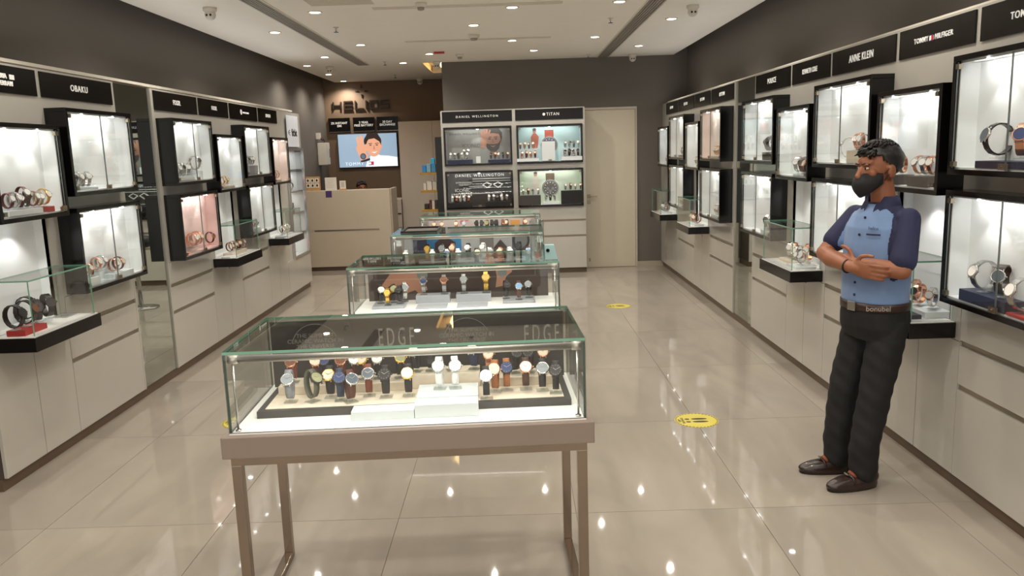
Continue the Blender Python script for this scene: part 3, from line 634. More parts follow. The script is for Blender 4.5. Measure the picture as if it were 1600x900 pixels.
def table(T, label, power=1.0):
    t = thing('display_table', label, 'display table', T.loc, T.rz, 'glass topped display tables')
    W, D, z0, z1 = .645, .315, .682, .76
    MB().box(-W, W, -D, D, z0, z1).build('slab', taupe, t, bevel=.003)
    MB().box(-.62, .62, -.29, .30, z1, z1+.006).build('deck', deck, t)
    k = .0175; zl = z0
    fr = MB().box(-.62, .62, -.30, -.265, zl-.03, zl-.001).box(-.62, .62, .265, .30, zl-.03, zl-.001)
    fr.box(-.62, -.585, -.265, .265, zl-.03, zl-.001).box(.585, .62, -.265, .265, zl-.03, zl-.001); fr.build('top_frame', bronze, t)
    for sx in (-1, 1):
        xa, xb = min(sx*.585, sx*.62), max(sx*.585, sx*.62)
        for y in (-.30, .265): MB().box(xa, xb, y, y+.035, 0, zl-.03).build('leg', bronze, t, bevel=.002)
        MB().box(xa, xb, -.265, .265, 0, .03).build('floor_rail', bronze, t, bevel=.002)
    gx, gy, zt = .62, .29, 1.045
    MB().pane(-gx, gx, -gy, -gy+.008, z1+.006, zt).build('front_pane', [glasstop, rimgrey], t)
    for sx in (-1, 1): MB().pane(min(sx*gx, sx*(gx-.008)), max(sx*gx, sx*(gx-.008)), -gy+.009, gy-.004, z1+.006, zt).build('side_pane', [glasstop, rimdark], t)
    MB().pane(-gx, gx, -gy-.001, gy, zt+.0005, zt+.0105).build('top_pane', [glasstop, greenedge], t)
    MB().tube([(-gx+.03, -gy+.024, zt-.022), (gx-.03, -gy+.024, zt-.022)], .0125, 14).build('lamp_rod', satin, t, True)
    for sx in (-1, 1):
        MB().tube([(sx*(gx-.045), -gy+.024, zt-.022), (sx*(gx-.012), -gy+.024, zt-.022)], .0155, 14).build('rod_cap', satin, t, True)
        MB().tube([(sx*(gx-.025), -gy+.024, z1+.006), (sx*(gx-.025), -gy+.024, zt-.03)], .0042, 10).lathe([(.010, 0), (.010, .006)], 14, Matrix.Translation((sx*(gx-.025), -gy+.024, z1+.006))).build('corner_post', steel, t, True)
    lamp('rod_glow', 'AREA', t, (0, -gy+.045, zt-.032), TABLE_W*power, (1, .97, .92), rot=(.35, 0, 0), shape='RECTANGLE', size=1.15, size_y=.012)
    return t
def flat(parent, pts, y, m, name='print_shape', th=.0006): return MB().poly(pts, y-th, y).build(name, m, parent)
skin1 = mat('print skin', (176, 126, 102), .5); skin2 = mat('print skin shade', (160, 108, 82), .5); hairp = mat('print hair', (38, 28, 24), .5); ink = mat('pale ink', (178, 174, 167), .5)
def board(T, y, x0, x1, z0, z1, m, label):
    b = thing('backing_board', label, 'board', T.P(0, y, 0), T.rz, 'printed backing boards')
    MB().box(x0, x1, 0, .006, z0, z1).build('panel', m, b); return b
def arcstrip(cx, cz, r, a0, a1, wd, n=24):
    A = [math.radians(a0+(a1-a0)*i/n) for i in range(n+1)]
    return [(cx+(r+wd)*math.cos(a), cz+(r+wd)*math.sin(a)) for a in A]+[(cx+r*math.cos(a), cz+r*math.sin(a)) for a in reversed(A)]
def put(T, x, y, z, w, label, group, s=1.0, kind='cuff', turn=0, fine=True):
    st, ca, di = WATCHES[w]; return watch(T.P(x, y, z), T.rz+turn, kind, st, ca, di, label, group, s, fine)
def tblock(T, x0, x1, y0, y1, z0, z1, m, label, name='display_block', cat='display block', group='table risers'):
    o = MB().box(-(x1-x0)/2, (x1-x0)/2, -(y1-y0)/2, (y1-y0)/2, 0, z1-z0).build(name, m, bevel=.0015); o.location = T.P((x0+x1)/2, (y0+y1)/2, z0); o.rotation_euler = (0, 0, T.rz)
    return tag(o, label, cat, group)
DK = .766
T1 = Tab(-.40, 2.955, 2.4, 'in the foremost table')
table(T1, 'foremost glass display table with taupe slab and polished metal legs', 1.15)
tr = thing('display_tray', 'wide charcoal rimmed cream tray in the foremost table', 'tray', T1.P(0, .04, DK), T1.rz)
MB().box(-.565, .585, -.18, .18, 0, .012).build('base', darkrim, tr)
for x0, x1, y0, y1 in ((-.565, .585, -.18, -.155), (-.565, .585, .155, .18), (-.565, -.54, -.155, .155), (.56, .585, -.155, .155)): MB().box(x0, x1, y0, y1, .012, .026).build('rim', darkrim, tr)
MB().box(-.54, .56, -.155, .155, .012, .028).build('pad', cream, tr)
tblock(T1, -.53, -.02, .045, .17, DK+.0285, DK+.062, cream, 'cream suede riser, left half of foremost table')
tblock(T1, .26, .55, .045, .17, DK+.0285, DK+.062, cream, 'cream suede riser, right half of foremost table')
tblock(T1, -.015, .25, .06, .17, DK+.0285, DK+.085, cream, 'taller cream suede riser, middle of foremost table')
tblock(T1, -.212, .012, -.215, -.142, DK, DK+.034, bluewhite, 'low white block at the front of the foremost table')
tblock(T1, .014, .242, -.215, -.142, DK, DK+.05, bluewhite, 'taller white block at the front of the foremost table')
tblock(T1, .014, .242, -.115, .04, DK+.0285, DK+.05, bluewhite, 'white slab carrying the two white watches')
FR = [(-.462, -.066, 'grey', 0), (-.379, -.072, 'olive', .9), (-.318, -.03, 'cream', 0), (-.273, -.074, 'navy', .1), (-.233, -.10, 'slatebrown', .5), (-.173, -.03, 'slaterust', .1), (-.106, -.055, 'black', 0),
      (-.021, -.05, 'goldblack', 0), (.098, -.05, 'white', -.1), (.156, -.05, 'white', .1), (.273, -.135, 'whiteblack', 0), (.308, -.045, 'tan', -.15), (.352, -.03, 'tannavy', 0), (.425, -.03, 'rosebrown', 0), (.487, -.055, 'greyblack', 0), (.535, -.095, 'black', -.1)]
NM = dict(grey='all grey watch', olive='olive dial watch turned sideways', cream='black strap watch with cream dial', navy='all navy watch', slatebrown='slate dial watch on brown strap, turned', slaterust='slate dial watch on rust strap',
     black='black watch with black dial', goldblack='gold cased white dial watch on black strap', white='all white watch', whiteblack='white dial watch on black strap', tan='tan strap watch with cream dial', tannavy='tan strap watch with navy dial',
     rosebrown='rose gold watch on dark brown strap', greyblack='grey dial watch on black strap')
extra = {6: ' near the middle', 15: ' beside the right post', 8: ', left one of the pair', 9: ', right one of the pair'}
for i, (x, y, wv, tu) in enumerate(FR):
    z = DK+.0285 if i not in (8, 9) else DK+.0505
    put(T1, x, max(y, -.13)+.022, z, wv, 'front row ' + NM[wv]+extra.get(i, '')+' in the foremost table', 'front row watches in the foremost table', 1.17, turn=tu)
BR = [(-.483, 'rust'), (-.395, 'creambrown'), (-.345, 'navy'), (-.29, 'rust'), (-.245, 'whitebrown'), (-.20, 'creamdark'), (-.149, 'whiteblack'), (-.065, 'oliveblack'), (.0, 'steelblack'), (.058, 'dark'), (.14, 'black'), (.229, 'navywhite'),
      (.285, 'rosesteel'), (.39, 'black'), (.449, 'black'), (.499, 'roseblack')]
for i, (x, wv) in enumerate(BR):
    st, ca, di = WATCHES[wv]; zz = DK+(.0855 if -.02 < x < .25 else .0625)
    put(T1, x, .105, zz, wv, 'back row %s with %s dial, %s from the left in foremost table' % (wname(st, di), di, ordinal(i)), 'back row watches in the foremost table', 1.08, turn=.3*math.sin(i*2.1))
b = board(T1, .262, -.60, .60, DK, 1.04, darkgray, 'charcoal board with slim pale lettering behind the foremost table watches')
for x, z in ((-.09, .955), (.51, .945)): text('EDGE', b, (x, -.0008, z), .11, ink, xs=.42, space=1.5, ext=.0004)
for x, z in ((-.42, .93), (.20, .93)):
    flat(b, arcstrip(x, z, .095, 25, 160, .0025), 0, ink, 'arc')
    text('THE SLIMMEST\nCERAMIC WATCH IN\nTHE UNIVERSE', b, (x, -.0008, z+.025), .024, ink, ext=.0004)

T2 = Tab(-.37, 4.9, 1.0, 'in the second table'); table(T2, 'second glass display table behind the foremost one')
b = board(T2, .2, -.58, .58, DK, 1.0, mat('brown print', (70, 56, 50), .5, var=.2, scale=5), 'dark brown board with printed hands in the second table')
hand = [(-.50, .86), (-.46, .85), (-.42, .88), (-.40, .84), (-.34, .81), (-.28, .83), (-.25, .80), (-.20, .83), (-.22, .9), (-.27, .95), (-.36, .975), (-.43, .95)]
flat(b, hand, 0, skin1, 'hand_print'); flat(b, [(.24, .97), (.33, .99), (.35, .93), (.31, .90), (.29, .84), (.24, .83), (.25, .90)], 0, skin1, 'hand_print')
flat(b, disc(-.23, .93, .035), -.0008, mat('print steel', (120, 122, 120), .4), 'watch_print'); flat(b, disc(.285, .925, .03), -.0008, MATS['print steel'], 'watch_print')
text('MOVADO', b, (.02, -.0008, .965), .06, ink, ext=.0004, space=1.15)
for i, (x0, x1, y0, y1, z0, z1, lab) in enumerate([(-.52, -.32, -.08, .12, DK, DK+.016, 'grey acrylic tray, left end of the second table'), (-.264, -.05, .06, .16, DK, DK+.05, 'raised grey stand, left of middle in the second table'),
        (-.01, .21, .06, .16, DK, DK+.05, 'raised grey stand, right of middle in the second table'), (.284, .484, -.03, .14, DK, DK+.016, 'grey acrylic tray, right end of the second table'),
        (-.25, -.06, -.12, .03, DK, DK+.004, 'flat grey mat, left of middle in the second table'), (.0, .19, -.12, .03, DK, DK+.004, 'flat grey mat, right of middle in the second table')]): tblock(T2, x0, x1, y0, y1, z0, z1, graystand, lab)
G2 = 'watches in the second table'
for x, y, z, wv, s, tu, lab in [(-.48, .03, .016, 'whiteblack', 1.1, .4, 'white dial watch on the left tray of the second table'), (-.425, -.04, .016, 'gold', 1.0, 0, 'gold dial watch on the left tray of the second table'),
        (-.40, .05, .016, 'oliveblack', 1.1, .2, 'olive dial watch on the left tray of the second table'), (-.355, .0, .016, 'black', 1.1, -.2, 'black watch on the left tray of the second table'), (-.335, .07, .016, 'steel', 1.15, .3, 'steel watch on the left tray of the second table'),
        (-.214, .10, .05, 'steelnavy', 1.1, 0, 'steel watch with navy dial on raised stand of second table'), (-.084, .10, .05, 'steelbrown', 1.15, 0, 'steel watch with brown dial on raised stand of second table'),
        (.04, .10, .05, 'steel', 1.15, 0, 'steel watch with grey dial on raised stand of second table'), (.18, .10, .05, 'gold', 1.25, 0, 'large gold watch on the raised stand of second table'),
        (.305, .05, .016, 'black', 1.1, .3, 'black watch on the right tray of the second table'), (.385, .0, .016, 'steelblue', 1.1, 0, 'light blue dial watch on the right tray of second table'), (.45, .06, .016, 'greyblack', 1.1, -.2, 'grey dial watch on the right tray of second table')]:
    put(T2, x, y, DK+z, wv, lab, G2, s, 'cuff', tu)

T3 = Tab(-.385, 6.72, 0, 'in the third table'); table(T3, 'third glass display table with a black tray lying on its top')
b = board(T3, .2, -.58, .58, DK, 1.02, mat('pale grey print', (170, 168, 168), .5), 'printed board with blue panel and suited figure in the third table')
for x0, x1, c, nm in ((-.5, -.38, (56, 60, 84), 'navy'), (-.38, -.08, (58, 128, 176), 'blue'), (.08, .2, (120, 112, 108), 'taupe'), (.36, .5, (92, 92, 104), 'slate')): MB().box(x0, x1, -.001, 0, DK+.02, 1.015).build('print_panel', mat('print '+nm, c, .5), b)
flat(b, [(-.32, .80), (-.14, .80), (-.13, .93), (-.19, .965), (-.26, .965), (-.31, .93)], -.0012, mat('print suit', (62, 40, 38), .5), 'suit_print'); flat(b, disc(-.225, .985, .025, .028), -.0012, skin2, 'face_print')
flat(b, disc(.44, .93, .075, .09), -.0012, mat('print dark dial', (60, 60, 68), .4), 'watch_print'); flat(b, disc(.44, .93, .055, .066), -.002, MATS['print steel'], 'watch_print')
tblock(T3, -.5, .56, .0, .16, DK, DK+.03, bluewhite, 'long white riser in the third table')
tb = thing('display_block', 'dark pointed house shaped stand in the third table', 'display block', T3.P(.262, .06, DK+.0305), 0)
MB().poly([(-.06, 0), (.06, 0), (.06, .09), (0, .16), (-.06, .09)], -.01, .02).build('body', mat('brown leather stand', (58, 44, 40), .5), tb)
for i, (x, wv) in enumerate([(-.53, 'white'), (-.442, 'black'), (-.36, 'gold'), (-.311, 'white'), (-.235, 'steel'), (-.19, 'steelnavy'), (-.145, 'rosesteel'), (-.096, 'white'), (-.014, 'steelblack'), (.06, 'roseblack'), (.115, 'white'), (.17, 'steel'), (.262, 'rosesteel'), (.335, 'white'), (.42, 'black'), (.49, 'steelblue')]):
    st, ca, di = WATCHES[wv]; put(T3, x, -.06 if i % 2 or i == 0 or abs(x-.262) < .01 else .05, DK+(.0 if (i % 2 or i == 0 or abs(x-.262) < .01) else .0305), wv, '%s, %s in the row of the third table from left' % (wname(st, di), ordinal(i)), 'watches in the third table', 1.3, 'cuff', .3*math.sin(i*3), False)
st = thing('serving_tray', 'black flat tray lying on the third table top', 'tray', T3.P(-.40, .02, 1.056), 0)
MB().box(-.15, .15, -.2, .2, 0, .004).build('base', mat('tray felt', (92, 86, 80), .8), st)
for x0, x1, y0, y1 in ((-.15, .15, -.2, -.185), (-.15, .15, .185, .2), (-.15, -.135, -.185, .185), (.135, .15, -.185, .185)): MB().box(x0, x1, y0, y1, .004, .018).build('rim', blackm, st)

T4 = Tab(-.35, 8.5, 0, 'in the rearmost table'); table(T4, 'rearmost glass display table in front of the back showcases')
b = board(T4, .2, -.58, .58, DK, 1.02, mat('pale pink print', (214, 196, 196), .5), 'pale pink printed board in the rearmost table')
flat(b, disc(-.22, .95, .02, .03), 0, mat('print rose', (214, 120, 130), .5), 'petal_print'); flat(b, disc(-.17, .975, .03, .02), 0, MATS['print rose'], 'petal_print')
tblock(T4, -.55, .55, -.05, .14, DK, DK+.09, bluewhite, 'tall white riser in the rearmost table')
for i, (x, wv) in enumerate([(-.504, 'rosesteel'), (-.423, 'rosesteel'), (-.27, 'rosesteel'), (-.19, 'steel'), (-.05, 'black'), (.0, 'black'), (.06, 'oliveblack'), (.11, 'black'), (.16, 'black'), (.23, 'rust'), (.27, 'creambrown'), (.46, 'rosesteel')]):
    st, ca, di = WATCHES[wv]; put(T4, x, .03, DK+.0905, wv, '%s, %s from the left in the rearmost table' % (wname(st, di), ordinal(i)), 'watches in the rearmost table', 1.15, 'cuff', .3*math.sin(i*3), False)
tb = thing('gift_box', 'open tan leather watch box in the rearmost table', 'box', T4.P(.36, .03, DK+.0905), 0)
MB().box(-.05, .05, -.03, .03, 0, .05).build('box_base', mat('tan leather', (206, 148, 70), .5), tb); MB().box(-.05, .05, .03, .04, .0, .11).build('lid', MATS['tan leather'], tb); MB().box(-.04, .04, -.032, -.03, .008, .042).build('pad', paper, tb)

# clear jar and pale blue wedge on the second table
j = thing('clear_canister', 'tall clear acrylic canister standing on the second table', 'canister', T2.P(.50, -.16, 1.056), 0)
MB().lathe([(.042, 0), (.042, .20), (.044, .205), (.044, .225), (.03, .24)], 24).build('body', acryl2, j, True); MB().lathe([(.012, .24), (.012, .262), (.02, .264), (.02, .275)], 14).build('cap', acryl2, j, True)
j = thing('wedge_stand', 'pale blue wedge stand with one small ring on the second table', 'stand', T2.P(.578, -.18, 1.056), 0)
MB().poly([(-.035, 0), (.04, 0), (.02, .085), (-.035, .085)], -.03, .03).build('body', mat('pale blue acrylic', (168, 206, 208), .3), j)
MB().lathe([(.011, 0), (.011, .004), (.007, .004), (.007, 0)], 18, Matrix.Translation((-.018, -.031, .055)) @ Matrix.Rotation(PI/2, 4, 'X')).build('ring', darksteel, j)
# stool half hidden behind the tables
t = thing('stool', 'black round padded stool half hidden behind the rear tables', 'stool', (-1.02, 9.3, 0))
MB().lathe([(.16, .72), (.185, .74), (.19, .80), (.17, .845), (.08, .86)], 28).build('seat', blackm, t, True)
MB().tube([(0, 0, .03), (0, 0, .73)], .025, 12).build('column', steel, t, True); MB().lathe([(.2, 0), (.2, .012), (.04, .03)], 28).build('base', steel, t, True)

# ------------------------------------------------------------------ back fixture beside the door
def face(parent, cx, cz, s, y, beard=False, smile=False, tone=None, d=1):
    """flat printed portrait, s = head height; d = side the hand is raised on"""
    tone = tone or skin1; E = mat('print dark', (44, 34, 30), .5); W = mat('print teeth', (236, 232, 226), .5)
    el = lambda x, z, rx, rz, m, k, n=22: flat(parent, [(cx+s*px, cz+s*pz) for px, pz in disc(x, z, rx, rz, n)], y-k*.0008, m)
    flat(parent, [(cx+s*a, cz+s*b_) for a, b_ in [(-.16, -.62), (.18, -.62), (.16, -.25), (-.12, -.3)]], y, skin2)
    el(.02, .16, .36, .40, hairp, 1); el(0, 0, .31, .43, tone, 2); el(.33, 0, .05, .1, tone, 1)
    if beard: flat(parent, [(cx+s*a, cz+s*b_) for a, b_ in [(-.30, -.06), (-.24, -.30), (-.08, -.44), (.1, -.44), (.25, -.3), (.31, .0), (.2, -.12), (.0, -.14), (-.2, -.12)]], y-.0024, hairp)
    for sx in (-.13, .12):
        el(sx, .07, .055, .022, E, 3, 12); flat(parent, [(cx+s*(sx+a), cz+s*b_) for a, b_ in [(-.08, .12), (.08, .13), (.07, .16), (-.07, .15)]], y-.0024, hairp)
    flat(parent, [(cx+s*a, cz+s*b_) for a, b_ in [(-.05, -.1), (.05, -.1), (.02, .06), (-.01, .06)]], y-.0024, skin2)
    flat(parent, [(cx+s*a, cz+s*b_) for a, b_ in [(-.13, -.18), (0, -.26), (.14, -.18), (0, -.21 if not smile else -.19)]], y-.0026, W if smile else skin2)
    flat(parent, [(cx+s*a, cz+s*b_) for a, b_ in [(-.33, .40), (-.1, .5), (.2, .5), (.38, .3), (.36, .1), (.27, .26), (.0, .30), (-.24, .26)]], y-.0028, hairp)
    h = [(-.50, -.25), (-.34, -.30), (-.22, -.05), (-.14, .2), (-.06, .42), (-.12, .44), (-.2, .3), (-.18, .5), (-.25, .52), (-.29, .34), (-.31, .54), (-.38, .52), (-.38, .3), (-.45, .42), (-.5, .38), (-.48, .1)]
    flat(parent, [(cx+s*a*d, cz+s*b_) for a, b_ in (h if d > 0 else h[::-1])], y-.0034, tone, 'hand_print')
mD = double('B', -.95, .035, 'of the dark back fixture', ('DANIEL WELLINGTON', 'black header sign with a long two word name at the back'),
       dict(w=row(-.38, .055, 5, -.0, .05, 'cuff', [Wt, S, Bk], .95)+row(-.20, .055, 2, .06, .10, 'cuff', [Br, S], .9)+row(.17, .055, 5, .0, .04, 'cuff', [Bk, Br, S], .95),
            blocks=[(-.25, .0, .34, .12, .05, mat('navy plinth', (40, 48, 78), .5), 'navy left'), (.28, .0, .3, .12, .04, mat('navy plinth', (40, 48, 78), .5), 'navy right'), (.0, -.05, .06, .05, .09, bluewhite, 'small white')]),
       dict(w=row(-.38, .055, 5, .0, .06, 'cuff', [Wt, Rg, Wt], .95)+row(.12, .06, 5, .0, .06, 'cuff', [Wt, S, Bk], .95),
            blocks=[(-.27, .0, .32, .1, .06, blackm, 'black left'), (.24, .0, .34, .1, .06, blackm, 'black right')]),
       lin_up=mat('grey print lining', (150, 150, 146), .5), lin_lo=mat('black print lining', (30, 28, 28), .4), size=.04, bold=.0002, space=1.5, prot=.03, power=.6)
mT = double('B', .035, .99, 'beside the white door', ('TITAN', 'black header sign with round emblem beside the white door'),
       dict(w=row(-.40, .06, 4, .03, .16, 'cuff', [Br, Rg], .95)+row(-.38, .06, 4, -.03, .04, 'cuff', [Rg, Br], .95)+row(.21, .06, 4, .03, .16, 'cuff', [S, SB, Bk], .95)+row(.2, .06, 4, -.03, .05, 'cuff', [SB, Bk], .95),
            blocks=[(-.31, .05, .26, .09, .16, bluewhite, 'stepped white left'), (-.30, -.03, .3, .06, .04, bluewhite, 'low white left'), (.30, .05, .26, .09, .16, bluewhite, 'stepped white right'), (.29, -.03, .28, .06, .05, bluewhite, 'low white right'), (-.02, .02, .18, .1, .26, bluewhite, 'tall white middle')]),
       dict(w=row(-.38, .07, 4, .0, .13, 'cuff', [S, Br, SB], .9)+row(-.07, .06, 3, -.03, .04, 'cuff', [SB, Bk], .9)+row(.2, .07, 4, .0, .18, 'cuff', [S, Br], .9),
            blocks=[(-.29, .0, .3, .1, .13, darkrim, 'charcoal left'), (.29, .0, .3, .1, .18, blackm, 'black framed right'), (.0, -.03, .22, .07, .04, bluewhite, 'low white middle')]),
       lin_up=mat('pale aqua lining', (196, 224, 226), .5), lin_lo=mat('pale green lining', (214, 228, 208), .5), size=.055, x=.05, prot=.03, power=.6)
titan([o for o in bpy.data.objects if o.get('label') == 'black header sign with round emblem beside the white door'][0], -.07)
gp = thing('back_poster', 'grey poster of bearded man holding his forehead in upper back showcase', 'poster', mD.P(0, .127, 1.54), 0)
MB().box(.02, .40, -.002, 0, 0, .46).build('sheet', mat('poster grey', (140, 142, 140), .5), gp)
face(gp, .20, .30, .34, -.003, beard=True)
text('DANIEL WELLINGTON', gp, (-.15, -.003, .40), .036, MATS['black satin'], space=1.4, ext=.0004); text('ICONIC', gp, (-.1, -.003, .24), .07, mat('poster ink', (96, 98, 96), .5), ext=.0004)
gp = thing('back_poster', 'black poster with white lines and lettering in lower back showcase', 'poster', mD.P(0, .127, .955), 0)
MB().box(-.42, .42, -.002, 0, 0, .46).build('sheet', MATS['black print lining'], gp)
text('DANIEL WELLINGTON', gp, (0, -.003, .42), .052, space=1.35, ext=.0004); text('ICONIC\nMOTION', gp, (-.24, -.003, .19), .062, ext=.0004); text('INTRODUCING\nTHE NEW', gp, (-.22, -.003, .31), .032, ext=.0004)
for z, xa, xb in ((.37, -.1, .42), (.34, -.1, .42), (.27, -.15, .1), (.17, -.4, .3)): MB().box(xa, xb, -.003, -.002, z, z+.006).build('line', letter, gp)
for x in (.1, .25): flat(gp, [(x-.07, .29), (x, .24), (x+.07, .29), (x, .33)], -.002, letter, 'diamond'); flat(gp, [(x-.05, .29), (x, .255), (x+.05, .29), (x, .318)], -.003, MATS['black print lining'], 'diamond')
for z, lab, c in ((1.54, 'upper', (176, 66, 42)), (.955, 'lower', (96, 74, 46))):
    gp = thing('back_poster', 'giant printed watch and standing figure in %s showcase by the door' % lab, 'poster', mT.P(0, .127, z), 0)
    flat(gp, [(-.06, .12), (.06, .12), (.06, .42), (-.06, .42)], -.001, mat('print strap '+lab, c, .5), 'strap_print')
    flat(gp, disc(0, .22, .115), -.002, mat('print steel', (120, 122, 120), .4), 'case_print'); flat(gp, disc(0, .22, .095), -.003, mat('print dial '+lab, (60, 70, 90) if lab == 'upper' else (70, 66, 60), .4), 'dial_print')
    for k in range(12): flat(gp, disc(.075*math.sin(k*PI/6), .22+.075*math.cos(k*PI/6), .006, n=8), -.004, letter, 'index_print')
    if lab == 'lower':
        for dx, dz in ((-.035, -.01), (.035, -.01), (0, -.045)): flat(gp, disc(dx, .22+dz, .022), -.004, MATS['print steel'], 'subdial_print')
    flat(gp, [(-.24, .18), (-.16, .18), (-.14, .33), (-.18, .38), (-.22, .38), (-.25, .33)], -.001, mat('print shirt '+lab, (196, 96, 70) if lab == 'upper' else (226, 216, 208), .5), 'shirt_print')
    flat(gp, [(-.23, .0), (-.17, .0), (-.16, .18), (-.24, .18)], -.001, mat('print trousers', (214, 220, 224), .5), 'trousers_print'); flat(gp, disc(-.2, .41, .024, .03), -.001, skin1, 'face_print'); flat(gp, disc(-.2, .43, .025, .018), -.002, hairp, 'hair_print')
# white door
d = struct(thing('door_1', 'plain white flush door in the grey back wall', 'door', (1.375, YB, 0))); d['category'] = 'door'
MB().box(-.355, .355, -.02, -.001, .005, 2.215).build('leaf', mat('door paint', (206, 196, 176), .4, var=.01), d, bevel=.002)
MB().box(-.365, .38, -.028, -.0005, 2.218, 2.25).box(.358, .38, -.028, -.0005, 0, 2.218).build('door_frame', mat('door frame paint', (196, 186, 168), .5), d)
MB().box(-.33, -.28, -.026, -.02, 1.0, 1.05).tube([(-.305, -.026, 1.025), (-.305, -.06, 1.025), (-.19, -.06, 1.025)], .009, 10).build('handle', brass, d)
MB().box(-.33, -.28, -.026, -.02, .915, .965).build('lock_plate', brass, d); MB().box(-.315, -.295, -.026, -.02, .09, .14).build('floor_bolt', brass, d)

# ------------------------------------------------------------------ alcove with the cash counter
counterm = mat('cream laminate counter', (192, 178, 158), .3, var=.02)
ct = thing('cash_counter', 'cream cash counter with long recessed groove in the alcove', 'counter', (-2.45, 11.9, 0))
MB().box(-.66, .62, .03, .58, 0, .06).build('plinth', plinthm, ct)
MB().box(-.66, .62, 0, .03, .062, 1.20).build('front_panel', counterm, ct, bevel=.003); MB().box(.60, .64, .03, .6, .062, 1.20).build('side_panel', counterm, ct)
MB().box(-.66, .60, .03, .30, 1.16, 1.195).build('ledge', counterm, ct); MB().box(-.66, .60, .10, .6, .74, .78).build('worktop', counterm, ct)
MB().box(-.53, .44, -.002, .0, .595, .615).build('groove_profile', groove, ct); MB().box(-.53, .44, -.006, -.002, .612, .618).build('groove_lip', brass, ct)
t = thing('notice_board', 'kraft board with six small product photos on the cash counter', 'board', (-2.98, 12.0, 1.2)); T_ = -.12
MB().box(-.11, .11, -.01, .02, 0, .21).build('panel', cork, t)
for i in range(6): MB().box(-.095+(i % 3)*.066, -.037+(i % 3)*.066, -.013, -.0101, .045+.075*(i//3), .11+.075*(i//3)).build('photo_card', paper, t); MB().poly(disc(-.066+(i % 3)*.066, .078+.075*(i//3), .014, .02, 12), -.015, -.0131).build('watch_print', mat('print dark', (44, 34, 30), .5), t)
t = thing('price_sheet', 'white sheet in clear holder with purple sticker on counter', 'sheet', (-2.70, 11.955, 1.2))
MB().box(-.085, .085, -.006, .0, .0, .19).build('sheet', paper, t); MB().box(-.05, .05, .0, .06, 0, .004).build('foot', acryl, t)
MB().box(-.075, .015, -.0575, -.0555, -.10, -.004).build('sticker', mat('purple sticker', (70, 52, 104), .5), t)
for k in range(6): MB().box(-.06, .055-.012*(k % 3), -.0075, -.006, .16-k*.024, .163-k*.024).build('text_line', ink, t)
t = thing('code_card', 'small white card stand on kraft foot on the counter', 'card', (-2.53, 11.98, 1.197))
MB().box(-.045, .045, -.008, .0, .02, .14).build('card', paper, t); MB().box(-.05, .05, -.03, .03, 0, .02).build('foot', cork, t)
for k in range(5): MB().box(-.024, .024, -.0095, -.008, .05+k*.015, .058+k*.015).build('text_line', ink, t)
# alcove wall: lettering, notices and screen
lg = thing('wall_lettering', 'dark raised shop name with star emblem on alcove wall', 'lettering', (-2.52, YA, 2.48))
lm = mat('dark bronze letters', (40, 30, 24), .4)
H_, Wd, st_ = .125, .130, .022
def ribbon(parent, segs, x0):
    mb = MB()
    for (xa, za, xb, zb) in segs:
        if abs(za-zb) < 1e-6: mb.box(x0+xa-st_/2, x0+xb+st_/2, -.03, -.005, za-st_/2, za+st_/2)
        else: mb.box(x0+xa-st_/2, x0+xa+st_/2, -.03, -.005, za+st_/2, zb-st_/2)
    return mb.build('letter', lm, parent)
a, b2, c2 = 0, H_/2, H_
LET = dict(H=[(0, -st_/2, 0, H_+st_/2), (Wd, -st_/2, Wd, H_+st_/2), (st_, b2, Wd-st_, b2)], E=[(0, 0, Wd, 0), (0, H_, Wd, H_), (0, b2, Wd, b2), (0, 0, 0, b2), (0, b2, 0, H_)],
    L=[(0, 0, Wd, 0), (0, 0, 0, H_+st_)], I=[(0, -st_, 0, H_+st_)], O=[(0, 0, Wd, 0), (0, H_, Wd, H_), (0, 0, 0, H_), (Wd, 0, Wd, H_)], S=[(0, 0, Wd, 0), (0, H_, Wd, H_), (0, b2, Wd, b2), (0, b2, 0, H_), (Wd, 0, Wd, b2)])
x = -.49
for ch in 'HELIOS': ribbon(lg, LET[ch], x); x += (Wd if ch != 'I' else .012)+.056
for k in range(4):
    R = Matrix.Rotation(k*PI/2, 2); pts = [tuple(R @ Vector(p)) for p in ((-.012, .05), (.012, .05), (.006, .11), (-.006, .11))]
    MB().poly([(p[0], .29+p[1]) for p in pts], -.02, -.005).build('emblem_ray', lm, lg)
for i, (x, ln) in enumerate(((-2.93, '2% INSTANT\nEMI'), (-2.515, '2 YEAR\nFREE BATTERY'), (-2.11, '30 DAY\nEXCHANGE'))):
    t = thing('notice_sign', ['black notice panel, left of three above the screen', 'black notice panel, middle of three above the screen', 'black notice panel, right of three above the screen'][i], 'sign', (x, YA, 2.10), 0, 'black notice panels')
    MB().box(-.18, .18, -.03, -.002, 0, .235).build('panel', signblk, t); MB().box(-.18, .18, -.032, -.03, .0, .006).build('lower_edge', steel, t)
    text(ln, t, (0, -.032, .125), .05, bold=.001)
tv = thing('wall_screen', 'lit wall screen showing a smiling man raising his hand', 'screen', (-2.465, YA, 1.49))
MB().box(-.51, .51, -.06, -.01, 0, .58).build('bezel', blackm, tv, bevel=.004)
def scr(name, c, e=.75): return mat('screen '+name, c, .4, emit=e, ecol=c)
SW = scr('grey blue', (136, 158, 178)); SK = scr('skin', (206, 150, 122)); SK2 = scr('skin shade', (172, 114, 90)); SH = scr('hair', (40, 28, 26)); WH = scr('white', (222, 226, 232)); DKs = scr('dark', (40, 46, 58)); RD = scr('red', (190, 40, 60)); NV = scr('navy', (34, 38, 84))
MB().box(-.5, .5, -.062, -.06, .012, .568).build('picture', SW, tv)
def sf(pts, k, m, name='screen_shape'): flat(tv, pts, -.062-.0006*k, m, name)
